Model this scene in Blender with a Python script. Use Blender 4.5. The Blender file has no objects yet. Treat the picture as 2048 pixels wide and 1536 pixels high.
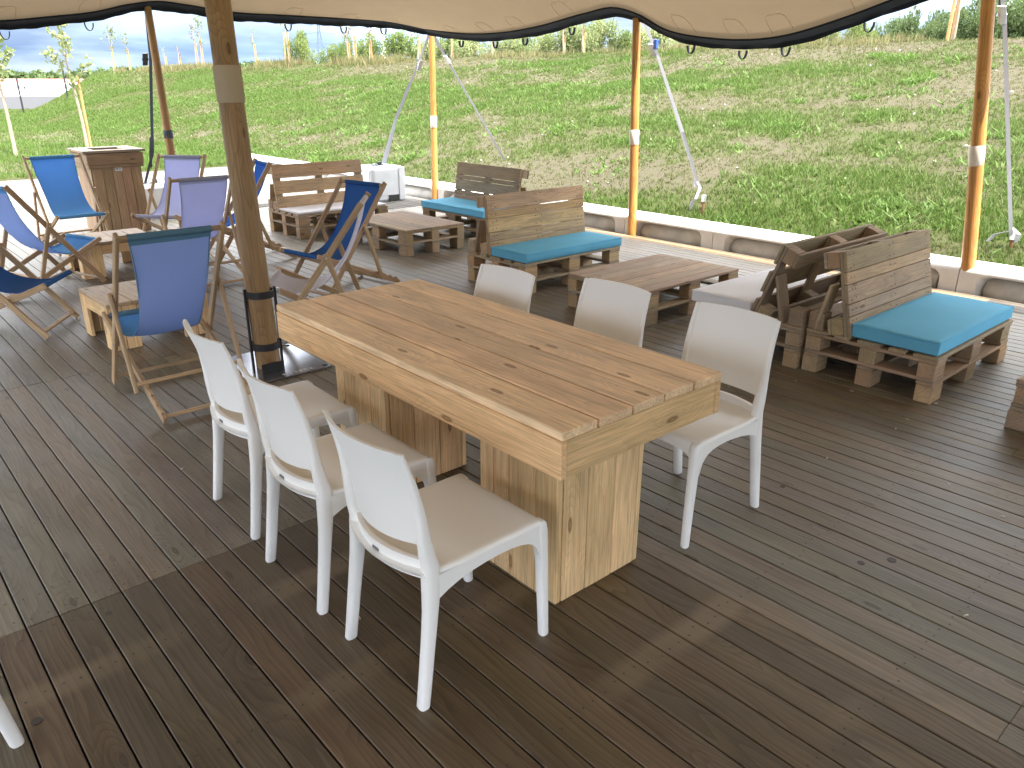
import bpy, bmesh, math, random
import numpy as np
from mathutils import Matrix, Vector
R = math.radians
random.seed(7); rng = np.random.default_rng(7)
S = bpy.context.scene
COL = S.collection

# ------------------------------------------------------------------ camera
# scene frame: X runs across the deck (towards the grass bank), Y runs along the deck boards, Z up
PITCH, ROLL, CAMH, FPX = 0.3672, 0.0022, 1.7288, 1555.0
fx, fy = 0.66404, 0.74770                        # horizontal heading of the camera in the scene frame
f0 = Vector((fx, fy, 0)); r0 = Vector((fy, -fx, 0)); z0 = Vector((0, 0, 1))
fwd = f0 * math.cos(PITCH) - z0 * math.sin(PITCH)
up0 = f0 * math.sin(PITCH) + z0 * math.cos(PITCH)
rgt = r0 * math.cos(ROLL) + up0 * math.sin(ROLL)
upv = up0 * math.cos(ROLL) - r0 * math.sin(ROLL)
cam = bpy.data.cameras.new('camera'); camo = bpy.data.objects.new('camera', cam); COL.objects.link(camo)
camo.matrix_world = Matrix(((rgt.x, upv.x, -fwd.x, 0), (rgt.y, upv.y, -fwd.y, 0), (rgt.z, upv.z, -fwd.z, CAMH), (0, 0, 0, 1)))
cam.sensor_width = 36.0; cam.lens = 36.0 * FPX / 2048.0
cam.clip_start = 0.05; cam.clip_end = 6000
S.camera = camo

def project(p):                                   # pixel (2048 wide) and depth of a scene point
    d = Vector(p) - Vector((0, 0, CAMH)); z = d.dot(fwd)
    if z < 0.1: return None
    return (1024 + FPX * d.dot(rgt) / z, 768 - FPX * d.dot(upv) / z, z)

# ------------------------------------------------------------------ light
SUN_EL, SUN_DIR = R(62), Vector((0.13, -0.98, 0)).normalized()      # horizontal direction towards the sun
to_sun = SUN_DIR * math.cos(SUN_EL) + Vector((0, 0, math.sin(SUN_EL)))
sl = bpy.data.lights.new('sun', 'SUN'); so = bpy.data.objects.new('sun', sl); COL.objects.link(so)
sl.energy = 2.9; sl.angle = R(0.55); sl.color = (1.0, 0.95, 0.87)
so.rotation_euler = to_sun.to_track_quat('Z', 'Y').to_euler(); so.location = (0, 0, 30)
W = bpy.data.worlds.new('World'); S.world = W; W.use_nodes = True
nt = W.node_tree; nt.nodes.clear()
def N(nt, t, **k):
    n = nt.nodes.new(t)
    for a, b in k.items():
        if a.startswith('i_'): n.inputs[a[2:].replace('_', ' ')].default_value = b
        else: setattr(n, a, b)
    return n
sky = N(nt, 'ShaderNodeTexSky', sky_type='NISHITA', sun_disc=False, sun_elevation=SUN_EL,
        sun_rotation=math.atan2(SUN_DIR.x, SUN_DIR.y), air_density=1.0, dust_density=0.6, ozone_density=2.0)
tc = N(nt, 'ShaderNodeTexCoord'); sep = N(nt, 'ShaderNodeSeparateXYZ')
L = nt.links.new
L(tc.outputs['Generated'], sep.inputs[0])
mx = N(nt, 'ShaderNodeMath', operation='MAXIMUM'); mx.inputs[1].default_value = 0.0; L(sep.outputs['Z'], mx.inputs[0])
ad = N(nt, 'ShaderNodeMath', operation='ADD'); ad.inputs[1].default_value = 0.16; L(mx.outputs[0], ad.inputs[0])
cb = N(nt, 'ShaderNodeCombineXYZ')
for i, ax in enumerate('XY'):
    dv = N(nt, 'ShaderNodeMath', operation='DIVIDE'); L(sep.outputs[ax], dv.inputs[0]); L(ad.outputs[0], dv.inputs[1]); L(dv.outputs[0], cb.inputs[i])
n1 = N(nt, 'ShaderNodeTexNoise', i_Scale=1.15, i_Detail=7.0, i_Roughness=0.56, i_Distortion=0.25); L(cb.outputs[0], n1.inputs['Vector'])
n2 = N(nt, 'ShaderNodeTexNoise', i_Scale=0.55, i_Detail=5.0, i_Roughness=0.55)
of = N(nt, 'ShaderNodeVectorMath', operation='ADD'); of.inputs[1].default_value = (3.7, 1.9, 0); L(cb.outputs[0], of.inputs[0]); L(of.outputs[0], n2.inputs['Vector'])
def ramp(nt, src, stops, interp='LINEAR'):
    r = nt.nodes.new('ShaderNodeValToRGB'); e = r.color_ramp.elements; r.color_ramp.interpolation = interp
    while len(e) < len(stops): e.new(0.5)
    for i, (p, c) in enumerate(stops):
        e[i].position = p; e[i].color = (c, c, c, 1) if not isinstance(c, (tuple, list)) else (c[0], c[1], c[2], 1)
    nt.links.new(src, r.inputs[0]); return r
cover = ramp(nt, n1.outputs['Fac'], [(0.30, 0.80), (0.55, 1.0)])
low = ramp(nt, mx.outputs[0], [(0.0, (0.85, 1.30, 2.25)), (0.035, (1.05, 1.55, 2.5)), (0.075, (2.1, 2.6, 3.4)), (0.15, (4.8, 5.3, 6.1)), (0.32, (11.2, 11.7, 12.4)), (1.0, (12.4, 12.6, 12.8))])
lum = ramp(nt, n2.outputs['Fac'], [(0.36, 0.62), (0.52, 0.95), (0.68, 1.75)])
cshade = N(nt, 'ShaderNodeMix', data_type='RGBA', blend_type='MULTIPLY'); cshade.inputs['Factor'].default_value = 1.0
L(low.outputs[0], cshade.inputs[6]); L(lum.outputs[0], cshade.inputs[7])
mixc = N(nt, 'ShaderNodeMix', data_type='RGBA'); L(cover.outputs[0], mixc.inputs['Factor'])
L(sky.outputs[0], mixc.inputs[6]); L(cshade.outputs[2], mixc.inputs[7])
bg = N(nt, 'ShaderNodeBackground', i_Strength=0.10); wo = N(nt, 'ShaderNodeOutputWorld')
L(mixc.outputs[2], bg.inputs[0]); L(bg.outputs[0], wo.inputs[0])
vs = S.view_settings
vs.view_transform = 'Standard'; vs.look = 'None'; vs.gamma = 1.0; vs.use_curve_mapping = False; vs.exposure = 2.5
S.cycles.max_bounces = 10; S.cycles.diffuse_bounces = 6; S.cycles.glossy_bounces = 3; S.cycles.transparent_max_bounces = 8
S.cycles.sample_clamp_indirect = 8.0
try: S.cycles.use_denoising = True
except Exception: pass

# ------------------------------------------------------------------ object helpers
def link(o): COL.objects.link(o); return o
def tag(o, label=None, cat=None, group=None, kind=None):
    if label: o['label'] = label
    if cat: o['category'] = cat
    if group: o['group'] = group
    if kind: o['kind'] = kind
    return o
def empty(name, loc=(0, 0, 0), rz=0.0, **k):
    o = link(bpy.data.objects.new(name, None)); o.location = loc; o.rotation_euler = (0, 0, rz)
    o.empty_display_size = 0.2; return tag(o, **k)
def add(name, me, mat=None, parent=None, mw=None, color=None, **k):
    o = link(bpy.data.objects.new(name, me))
    if mat is not None and len(me.materials) == 0: me.materials.append(mat)
    if parent is not None: o.parent = parent
    if mw is not None: o.matrix_basis = mw
    if color is not None: o.color = (color[0], color[1], color[2], 1)
    return tag(o, **k)
def copy_tree(o, parent=None):
    c = link(o.copy()); c.parent = parent
    for ch in list(o.children):
        copy_tree(ch, c)
    return c
def mesh(name, v, f, smooth=False, ang=None, mats=None, mi=None):
    me = bpy.data.meshes.new(name); me.from_pydata([tuple(map(float, p)) for p in v], [], f); me.update()
    if mats:
        for m in mats: me.materials.append(m)
    if mi is not None: me.polygons.foreach_set('material_index', mi)
    if smooth:
        me.polygons.foreach_set('use_smooth', [True] * len(me.polygons))
        if ang: me.set_sharp_from_angle(angle=R(ang))
    return me
def fastmesh(name, v, f, attrs=None, mat=None):
    v = np.asarray(v, np.float32); f = np.asarray(f, np.int32); k = f.shape[1]
    me = bpy.data.meshes.new(name)
    me.vertices.add(len(v)); me.vertices.foreach_set('co', v.ravel())
    me.loops.add(f.size); me.loops.foreach_set('vertex_index', f.ravel())
    me.polygons.add(len(f)); me.polygons.foreach_set('loop_start', np.arange(0, f.size, k, dtype=np.int32))
    try: me.polygons.foreach_set('loop_total', np.full(len(f), k, np.int32))
    except Exception: pass
    for n, a in (attrs or {}).items():
        at = me.attributes.new(n, 'FLOAT', 'POINT'); at.data.foreach_set('value', np.asarray(a, np.float32))
    me.update(calc_edges=True); me.validate()
    if mat: me.materials.append(mat)
    return me
class MB:
    def __init__(s): s.v = []; s.f = []; s.m = []
    def put(s, v, f, mi=0):
        b = len(s.v); s.v += [tuple(p) for p in v]; s.f += [tuple(i + b for i in q) for q in f]; s.m += [mi] * len(f)
    def box(s, c, h, ax=None, ch=0.0, mi=0):
        v, f = chamfer(h[0] * 2, h[1] * 2, h[2] * 2, ch) if ch else plainbox(*h)
        c = Vector(c)
        if ax: v = [c + ax[0] * p[0] + ax[1] * p[1] + ax[2] * p[2] for p in v]
        else: v = [c + Vector(p) for p in v]
        s.put(v, f, mi)
    def tube(s, pts, r, n=8, cap=True, mi=0):
        pts = [Vector(p) for p in pts]; rs = r if isinstance(r, (list, tuple)) else [r] * len(pts)
        rings = []; up = None
        for i, p in enumerate(pts):
            t = (pts[min(i + 1, len(pts) - 1)] - pts[max(i - 1, 0)]).normalized()
            if up is None: up = t.orthogonal().normalized()
            a = (up - t * up.dot(t)).normalized(); up = a; b = t.cross(a)
            rings.append([p + (a * math.cos(2 * math.pi * k / n) + b * math.sin(2 * math.pi * k / n)) * rs[i] for k in range(n)])
        v = [q for rg in rings for q in rg]; f = []
        for i in range(len(rings) - 1):
            for k in range(n):
                k2 = (k + 1) % n; f.append((i * n + k, i * n + k2, (i + 1) * n + k2, (i + 1) * n + k))
        if cap: f.append(tuple(range(n - 1, -1, -1))); f.append(tuple((len(rings) - 1) * n + k for k in range(n)))
        s.put(v, f, mi)
    def ribbon(s, pts, w, side, th=0.004, mi=0):
        pts = [Vector(p) for p in pts]; side = Vector(side).normalized(); v = []; f = []
        for i, p in enumerate(pts):
            t = (pts[min(i + 1, len(pts) - 1)] - pts[max(i - 1, 0)]).normalized(); n = t.cross(side).normalized()
            v += [p + side * w / 2 + n * th / 2, p - side * w / 2 + n * th / 2, p - side * w / 2 - n * th / 2, p + side * w / 2 - n * th / 2]
        for i in range(len(pts) - 1):
            for k in range(4): f.append((i * 4 + k, i * 4 + (k + 1) % 4, i * 4 + 4 + (k + 1) % 4, i * 4 + 4 + k))
        m = 4 * (len(pts) - 1); f += [(3, 2, 1, 0), (m, m + 1, m + 2, m + 3)]
        s.put(v, f, mi)
    def mesh(s, name, smooth=False, ang=None, mats=None):
        return mesh(name, s.v, s.f, smooth, ang, mats, s.m if mats and len(mats) > 1 else None)
def plainbox(a, b, c):
    v = [(x * a, y * b, z * c) for x in (-1, 1) for y in (-1, 1) for z in (-1, 1)]
    return v, [(0, 1, 3, 2), (4, 6, 7, 5), (0, 4, 5, 1), (2, 3, 7, 6), (0, 2, 6, 4), (1, 5, 7, 3)]
def chamfer(Lx, Ly, Lz, c):
    a, b, d = Lx / 2, Ly / 2, Lz / 2; v = []; idx = {}
    for sx in (-1, 1):
        for sy in (-1, 1):
            for sz in (-1, 1):
                for k, p in enumerate(((a, b - c, d - c), (a - c, b, d - c), (a - c, b - c, d))):
                    idx[(sx, sy, sz, k)] = len(v); v.append((sx * p[0], sy * p[1], sz * p[2]))
    I = lambda *q: idx[q]; f = []
    for s in (-1, 1):
        f.append([I(s, -1, -1, 0), I(s, 1, -1, 0), I(s, 1, 1, 0), I(s, -1, 1, 0)])
        f.append([I(-1, s, -1, 1), I(1, s, -1, 1), I(1, s, 1, 1), I(-1, s, 1, 1)])
        f.append([I(-1, -1, s, 2), I(1, -1, s, 2), I(1, 1, s, 2), I(-1, 1, s, 2)])
        for t in (-1, 1):
            f.append([I(-1, s, t, 1), I(1, s, t, 1), I(1, s, t, 2), I(-1, s, t, 2)])
            f.append([I(s, -1, t, 0), I(s, 1, t, 0), I(s, 1, t, 2), I(s, -1, t, 2)])
            f.append([I(s, t, -1, 0), I(s, t, 1, 0), I(s, t, 1, 1), I(s, t, -1, 1)])
            for w in (-1, 1): f.append([I(s, t, w, 0), I(s, t, w, 1), I(s, t, w, 2)])
    out = []
    for q in f:                                     # outward winding
        P = [Vector(v[i]) for i in q]; n = (P[1] - P[0]).cross(P[2] - P[0]); cc = sum(P, Vector()) / len(P)
        out.append(tuple(q) if n.dot(cc) > 0 else tuple(reversed(q)))
    return v, out
_pm = {}
def plankmesh(Lx, Wy, Tz, ch=0.003, mat=None):
    k = (round(Lx, 3), round(Wy, 3), round(Tz, 3), ch, mat.name if mat else '')
    if k not in _pm:
        v, f = chamfer(Lx, Wy, Tz, ch); _pm[k] = mesh('plank', v, f)
        if mat: _pm[k].materials.append(mat)
    return _pm[k]
def frame(p0, p1, nrm):
    p0, p1, nrm = Vector(p0), Vector(p1), Vector(nrm)
    x = (p1 - p0).normalized(); z = (nrm - x * nrm.dot(x)).normalized(); y = z.cross(x)
    c = (p0 + p1) / 2
    return Matrix(((x.x, y.x, z.x, c.x), (x.y, y.y, z.y, c.y), (x.z, y.z, z.z, c.z), (0, 0, 0, 1)))
def jit(c, a=0.08, b=0.03):
    k = 1 + random.uniform(-a, a); return tuple(max(0.0, q * k * (1 + random.uniform(-b, b))) for q in c)
def plank(name, parent, p0, p1, nrm, Wd, T, mat, col, ch=0.003, **k):
    Ln = (Vector(p1) - Vector(p0)).length
    return add(name, plankmesh(Ln, Wd, T, ch, mat), None, parent, frame(p0, p1, nrm), col, **k)

# ------------------------------------------------------------------ materials
def newmat(name):
    m = bpy.data.materials.new(name); m.use_nodes = True; t = m.node_tree
    return m, t, t.nodes['Principled BSDF']
def mth(t, op, a, b=None, clamp=False):
    n = t.nodes.new('ShaderNodeMath'); n.operation = op; n.use_clamp = clamp
    for i, q in enumerate((a, b)):
        if q is None: continue
        if isinstance(q, (int, float)): n.inputs[i].default_value = q
        else: t.links.new(q, n.inputs[i])
    return n.outputs[0]
def mixrgb(t, fac, a, b, mode='MIX'):
    n = t.nodes.new('ShaderNodeMix'); n.data_type = 'RGBA'; n.blend_type = mode
    for s, q in ((n.inputs['Factor'], fac), (n.inputs[6], a), (n.inputs[7], b)):
        if isinstance(q, (int, float)): s.default_value = q
        elif isinstance(q, tuple): s.default_value = (*q, 1)
        else: t.links.new(q, s)
    return n.outputs[2]
def solid(name, col, rough=0.5, metal=0.0, bump=0.0, bscale=80, var=0.0, spec=0.5, vscale=6):
    m, t, b = newmat(name)
    b.inputs['Roughness'].default_value = rough; b.inputs['Metallic'].default_value = metal
    b.inputs['Specular IOR Level'].default_value = spec; b.inputs['Base Color'].default_value = (*col, 1)
    if bump or var:
        c = N(t, 'ShaderNodeTexCoord')
        if var:
            n = N(t, 'ShaderNodeTexNoise', i_Scale=vscale, i_Detail=6.0, i_Roughness=0.6); t.links.new(c.outputs['Object'], n.inputs['Vector'])
            r = ramp(t, n.outputs['Fac'], [(0.3, 1 - var), (0.7, 1 + var * 0.4)])
            t.links.new(mixrgb(t, 1.0, col, r.outputs[0], 'MULTIPLY'), b.inputs['Base Color'])
        if bump:
            n = N(t, 'ShaderNodeTexNoise', i_Scale=bscale, i_Detail=3.0); t.links.new(c.outputs['Object'], n.inputs['Vector'])
            bp = N(t, 'ShaderNodeBump', i_Strength=bump, i_Distance=0.002); t.links.new(n.outputs['Fac'], bp.inputs['Height']); t.links.new(bp.outputs[0], b.inputs['Normal'])
    return m
def wood(name, rough=0.6, grain=0.35, knots=0.5, weather=0.0, attr=False, spec=0.35, ringscale=34.0, bump=0.35, wet=False, fixed=None):
    # timber with its grain along local X; the colour of each piece is its object colour
    m, t, b = newmat(name); k = t.links.new
    oi = N(t, 'ShaderNodeObjectInfo'); c = N(t, 'ShaderNodeTexCoord')
    if attr:
        at = N(t, 'ShaderNodeAttribute', attribute_name='tint'); ax = N(t, 'ShaderNodeAttribute', attribute_name='shift')
        rnd = ax.outputs['Fac']
    else: rnd = oi.outputs['Random']
    cm = N(t, 'ShaderNodeCombineXYZ'); k(mth(t, 'MULTIPLY', rnd, 37.0), cm.inputs[0]); k(mth(t, 'MULTIPLY', rnd, 3.1), cm.inputs[1]); k(mth(t, 'MULTIPLY', rnd, 7.7), cm.inputs[2])
    va = N(t, 'ShaderNodeVectorMath', operation='ADD'); k(c.outputs['Object'], va.inputs[0]); k(cm.outputs[0], va.inputs[1])
    def scaled(v, s):
        q = N(t, 'ShaderNodeVectorMath', operation='MULTIPLY'); q.inputs[1].default_value = s; k(v, q.inputs[0]); return q.outputs[0]
    low = N(t, 'ShaderNodeTexNoise', i_Scale=1.0, i_Detail=2.0); k(scaled(va.outputs[0], (0.9, 5.5, 5.5)), low.inputs['Vector'])
    sp = N(t, 'ShaderNodeSeparateXYZ'); k(va.outputs[0], sp.inputs[0])
    rr = mth(t, 'ADD', mth(t, 'MULTIPLY', mth(t, 'ADD', sp.outputs['Y'], mth(t, 'MULTIPLY', sp.outputs['Z'], 0.6)), ringscale), mth(t, 'MULTIPLY', low.outputs['Fac'], 13.0))
    # knots
    vo = N(t, 'ShaderNodeTexVoronoi', i_Scale=1.0, feature='F1', voronoi_dimensions='2D'); kv = N(t, 'ShaderNodeCombineXYZ')
    k(mth(t, 'MULTIPLY', sp.outputs['X'], 2.3), kv.inputs[0]); k(mth(t, 'MULTIPLY', mth(t, 'ADD', sp.outputs['Y'], mth(t, 'MULTIPLY', sp.outputs['Z'], 0.55)), 7.5), kv.inputs[1]); k(kv.outputs[0], vo.inputs['Vector'])
    kd = vo.outputs['Distance']; kr = N(t, 'ShaderNodeSeparateColor'); k(vo.outputs['Color'], kr.inputs[0])
    has = mth(t, 'LESS_THAN', kr.outputs[0], knots)
    swirl = mth(t, 'MULTIPLY', mth(t, 'MULTIPLY', mth(t, 'SUBTRACT', 1.0, mth(t, 'MULTIPLY', kd, 2.2), clamp=True), has), 5.0)
    ring = mth(t, 'FRACT', mth(t, 'ADD', rr, swirl))
    ringr = ramp(t, ring, [(0.0, 1.0), (0.55, 0.75), (0.86, 0.30), (0.95, 0.25), (1.0, 1.0)])
    fib = N(t, 'ShaderNodeTexNoise', i_Scale=1.0, i_Detail=4.0, i_Roughness=0.65); k(scaled(va.outputs[0], (3.5, 170, 170)), fib.inputs['Vector'])
    fibr = ramp(t, fib.outputs['Fac'], [(0.28, 0.58), (0.5, 0.95), (0.72, 1.22)])
    kn = mth(t, 'MULTIPLY', has, ramp(t, kd, [(0.0, 0.75), (0.025, 0.7), (0.045, 1.0), (0.058, 0.9), (0.09, 0.0)]).outputs[0])
    base = mixrgb(t, 1.0, at.outputs['Color'], (1.0, 0.90, 0.79), 'MULTIPLY') if attr else oi.outputs['Color']
    if fixed: base = mixrgb(t, 0.0, fixed, fixed)
    g1 = mixrgb(t, 1.0, base, fibr.outputs[0], 'MULTIPLY')
    dark = mixrgb(t, 1.0, base, (0.52, 0.43, 0.36), 'MULTIPLY')
    g2 = mixrgb(t, mth(t, 'MULTIPLY', mth(t, 'SUBTRACT', 1.0, ringr.outputs[0]), grain), g1, dark)
    blot = N(t, 'ShaderNodeTexNoise', i_Scale=1.0, i_Detail=5.0, i_Roughness=0.6); k(scaled(va.outputs[0], (2.0, 6, 6)), blot.inputs['Vector'])
    br = ramp(t, blot.outputs['Fac'], [(0.32, 0.80), (0.68, 1.16)])
    g3 = mixrgb(t, 1.0, g2, br.outputs[0], 'MULTIPLY')
    g4 = mixrgb(t, mth(t, 'MULTIPLY', kn, 0.85), g3, mixrgb(t, 1.0, base, (0.28, 0.19, 0.14), 'MULTIPLY'))
    out = g4
    if weather:
        wn = N(t, 'ShaderNodeTexNoise', i_Scale=2.2, i_Detail=7.0, i_Roughness=0.65); k(scaled(va.outputs[0], (0.9, 3, 3)), wn.inputs['Vector'])
        wr = ramp(t, wn.outputs['Fac'], [(0.42, 0.0), (0.66, 1.0)])
        out = mixrgb(t, mth(t, 'MULTIPLY', wr.outputs[0], weather), out, (0.225, 0.205, 0.17))
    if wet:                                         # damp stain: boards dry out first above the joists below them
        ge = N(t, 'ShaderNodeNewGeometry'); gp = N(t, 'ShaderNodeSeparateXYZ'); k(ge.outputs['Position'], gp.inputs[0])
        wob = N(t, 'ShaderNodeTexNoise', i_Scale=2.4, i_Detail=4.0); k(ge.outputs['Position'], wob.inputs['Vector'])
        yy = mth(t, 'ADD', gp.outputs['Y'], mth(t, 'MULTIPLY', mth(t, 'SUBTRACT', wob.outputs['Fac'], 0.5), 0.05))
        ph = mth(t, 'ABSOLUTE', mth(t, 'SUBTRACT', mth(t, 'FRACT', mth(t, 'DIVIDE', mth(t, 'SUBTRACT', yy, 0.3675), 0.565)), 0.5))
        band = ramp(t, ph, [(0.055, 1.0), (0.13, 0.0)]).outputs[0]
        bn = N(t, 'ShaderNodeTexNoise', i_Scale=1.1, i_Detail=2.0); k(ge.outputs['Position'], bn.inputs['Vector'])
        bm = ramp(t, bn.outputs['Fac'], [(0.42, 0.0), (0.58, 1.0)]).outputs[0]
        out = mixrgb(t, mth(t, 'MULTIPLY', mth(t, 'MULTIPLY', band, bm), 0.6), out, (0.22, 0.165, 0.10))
    k(out, b.inputs['Base Color'])
    ro = mth(t, 'ADD', mth(t, 'MULTIPLY', blot.outputs['Fac'], 0.22), rough - 0.11); k(ro, b.inputs['Roughness'])
    b.inputs['Specular IOR Level'].default_value = spec
    bp = N(t, 'ShaderNodeBump', i_Strength=bump, i_Distance=0.0015)
    k(mth(t, 'ADD', fib.outputs['Fac'], mth(t, 'MULTIPLY', ringr.outputs[0], 0.5)), bp.inputs['Height']); k(bp.outputs[0], b.inputs['Normal'])
    return m
def fabric(name, col, transl=0.25, rough=0.9, weave=900.0, var=0.06, spec=0.2, tcol=None):
    m, t, b = newmat(name); k = t.links.new
    c = N(t, 'ShaderNodeTexCoord'); n = N(t, 'ShaderNodeTexNoise', i_Scale=3.0, i_Detail=5.0); k(c.outputs['Object'], n.inputs['Vector'])
    r = ramp(t, n.outputs['Fac'], [(0.3, 1 - var), (0.7, 1 + var)])
    cc = mixrgb(t, 1.0, col, r.outputs[0], 'MULTIPLY'); k(cc, b.inputs['Base Color'])
    b.inputs['Roughness'].default_value = rough; b.inputs['Specular IOR Level'].default_value = spec
    w = N(t, 'ShaderNodeTexNoise', i_Scale=weave, i_Detail=1.0); k(c.outputs['Object'], w.inputs['Vector'])
    bp = N(t, 'ShaderNodeBump', i_Strength=0.15, i_Distance=0.001); k(w.outputs['Fac'], bp.inputs['Height']); k(bp.outputs[0], b.inputs['Normal'])
    if transl:
        tr = N(t, 'ShaderNodeBsdfTranslucent'); tr.inputs[0].default_value = (*(tcol or col), 1)
        ms = N(t, 'ShaderNodeMixShader'); ms.inputs[0].default_value = transl
        k(b.outputs[0], ms.inputs[1]); k(tr.outputs[0], ms.inputs[2]); k(ms.outputs[0], t.nodes['Material Output'].inputs['Surface'])
    return m
M = {}
M['deck'] = wood('deck_timber', rough=0.50, grain=0.66, knots=0.20, weather=0.32, spec=0.45, bump=0.5)
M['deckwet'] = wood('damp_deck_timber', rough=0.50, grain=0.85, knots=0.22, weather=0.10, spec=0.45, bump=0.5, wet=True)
M['deckfar'] = wood('far_deck_timber', rough=0.55, grain=0.3, knots=0.2, weather=0.3, attr=True, spec=0.4)
M['pine'] = wood('planed_pine', rough=0.55, grain=0.32, knots=0.42, spec=0.3, ringscale=17)
M['pallet'] = wood('pallet_wood', rough=0.72, grain=0.45, knots=0.25, weather=0.42, spec=0.2)
M['beech'] = wood('beech_rail', rough=0.5, grain=0.2, knots=0.0, spec=0.35, bump=0.15)
M['pole'] = wood('varnished_pole', rough=0.42, grain=0.6, knots=0.15, spec=0.45, bump=0.25)
M['plastic'] = solid('white_plastic', (0.86, 0.86, 0.85), 0.42, bump=0.06, bscale=500)
M['grey_print'] = solid('grey_print', (0.16, 0.16, 0.17), 0.6)
M['black_steel'] = solid('black_steel', (0.022, 0.022, 0.026), 0.42, metal=0.0, bump=0.1, bscale=200)
M['plate'] = solid('steel_plate', (0.30, 0.31, 0.34), 0.20, metal=0.85, var=0.3, vscale=9)
M['zinc'] = solid('galvanised_steel', (0.62, 0.62, 0.64), 0.35, metal=0.9)
M['white_paint'] = solid('white_print', (0.8, 0.8, 0.8), 0.5)
M['screw'] = solid('screw_head', (0.045, 0.035, 0.028), 0.6)
M['concrete'] = solid('white_concrete', (0.80, 0.78, 0.75), 0.75, bump=0.3, bscale=60, var=0.18, vscale=3)
M['tubeconc'] = solid('dirty_concrete', (0.62, 0.59, 0.54), 0.75, bump=0.3, bscale=60, var=0.35, vscale=4)
M['ballast'] = solid('ballast_plastic', (0.66, 0.69, 0.71), 0.5, bump=0.1, bscale=30, var=0.1)
M['dark'] = solid('painted_hollow_shade', (0.03, 0.035, 0.03), 0.8)  # near-black fill; the shade inside hollows is put into its colour
M['canopy'] = fabric('canopy_cloth', (0.29, 0.222, 0.152), transl=0.06, weave=600, var=0.05, tcol=(0.4, 0.3, 0.19))
M['seam'] = fabric('canopy_seam', (0.50, 0.39, 0.275), transl=0.0)
M['hem'] = fabric('dark_hem', (0.012, 0.016, 0.026), transl=0.0, rough=0.7)
M['webbing'] = fabric('grey_webbing', (0.36, 0.36, 0.40), transl=0.0, rough=0.7)
M['darkweb'] = fabric('dark_webbing', (0.07, 0.09, 0.12), transl=0.0, rough=0.7)
M['teal'] = fabric('teal_cushion_cloth', (0.135, 0.43, 0.64), transl=0.0, weave=1200, var=0.05)
M['whitecush'] = fabric('white_cushion_cloth', (0.78, 0.78, 0.82), transl=0.0, weave=1200, var=0.04)
M['wrap'] = fabric('pole_sleeve_cloth', (0.50, 0.42, 0.33), transl=0.0, weave=400)
M['wrapw'] = fabric('white_sleeve_cloth', (0.72, 0.64, 0.55), transl=0.0, weave=400, var=0.2)
M['rust'] = solid('rusty_stake', (0.20, 0.09, 0.05), 0.8, var=0.3)
M['blueclip'] = solid('blue_ratchet', (0.03, 0.09, 0.35), 0.4)
SL = dict(azure=(0.17, 0.45, 0.82), azure_back=(0.46, 0.57, 0.90), teal=(0.17, 0.33, 0.47), navy=(0.05, 0.16, 0.45), navy_back=(0.46, 0.47, 0.68),
          royal=(0.035, 0.18, 0.66), lav=(0.68, 0.72, 0.97), lav_hem=(0.52, 0.54, 0.72), white=(0.80, 0.79, 0.86))
for k_, c_ in SL.items(): M['sl_' + k_] = fabric('sling_' + k_, c_, transl=0.45, weave=900)

# ------------------------------------------------------------------ value noise for terrain and scatter
_h = np.random.default_rng(3).random((256, 256))
def vnoise(x, y):
    xi = np.floor(x).astype(int); yi = np.floor(y).astype(int); fx_ = x - xi; fy_ = y - yi
    sx = fx_ * fx_ * (3 - 2 * fx_); sy = fy_ * fy_ * (3 - 2 * fy_)
    g = lambda a, b: _h[a % 256, b % 256]
    return (g(xi, yi) * (1 - sx) + g(xi + 1, yi) * sx) * (1 - sy) + (g(xi, yi + 1) * (1 - sx) + g(xi + 1, yi + 1) * sx) * sy
def fbm(x, y, o=4):
    s = 0; a = 0.5; tot = 0
    for i in range(o): s = s + a * vnoise(x * 2 ** i + 17 * i, y * 2 ** i + 5 * i); tot += a; a *= 0.55
    return s / tot
def sstep(a, b, x):
    t = np.clip((x - a) / (b - a), 0, 1); return t * t * (3 - 2 * t)
DECK_X1, DECK_Y1 = 7.52, 17.85
def terrain(X, Y):                                 # bank beyond the deck edge, lawn past the far end of the deck
    X = np.asarray(X, float); Y = np.asarray(Y, float)
    ec = np.minimum(56 + (X - 11) * 2.8, 76); end = 1 - sstep(ec - 12, ec + 9, Y)
    prof = np.clip((X - 7.95) / 9.55, 0, 1)
    prof = prof + 0.02 * np.sin(prof * math.pi) - 0.035 * sstep(0.9, 1.0, prof) * (prof - 0.9)
    crest = 2.50 - 0.35 * sstep(18.5, 21.5, X) - 2.4 * sstep(26, 48, X)
    z = 0.03 + 0.05 * sstep(7.0, 8.2, X) * sstep(30, 18, Y) + crest * prof * end
    z = z + 0.10 * (fbm(X * 0.35, Y * 0.35, 3) - 0.5) * sstep(8.3, 9.5, X) + 0.03 * (fbm(X * 1.7, Y * 1.7, 3) - 0.5)
    z = z - 0.45 * sstep(35, 75, Y) * (1 - prof * end)
    under = (X < DECK_X1 + 0.35) & (Y < DECK_Y1 + 0.0)
    return np.where(under, -0.35, z)
def grassiness(X, Y):
    a = fbm(X * 0.55 + 3, Y * 0.30, 4); b = fbm(X * 1.9, Y * 1.6 + 9, 3)
    t = (Y - 5) / 25.0
    g = a * 0.62 + b * 0.38 + 0.05 * np.clip(t, -0.6, 1.2) + 0.06 * (1 - sstep(9.0, 11.5, X)) - 0.10 * sstep(15.6, 17.2, X)
    return sstep(0.34, 0.68, g)

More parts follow.
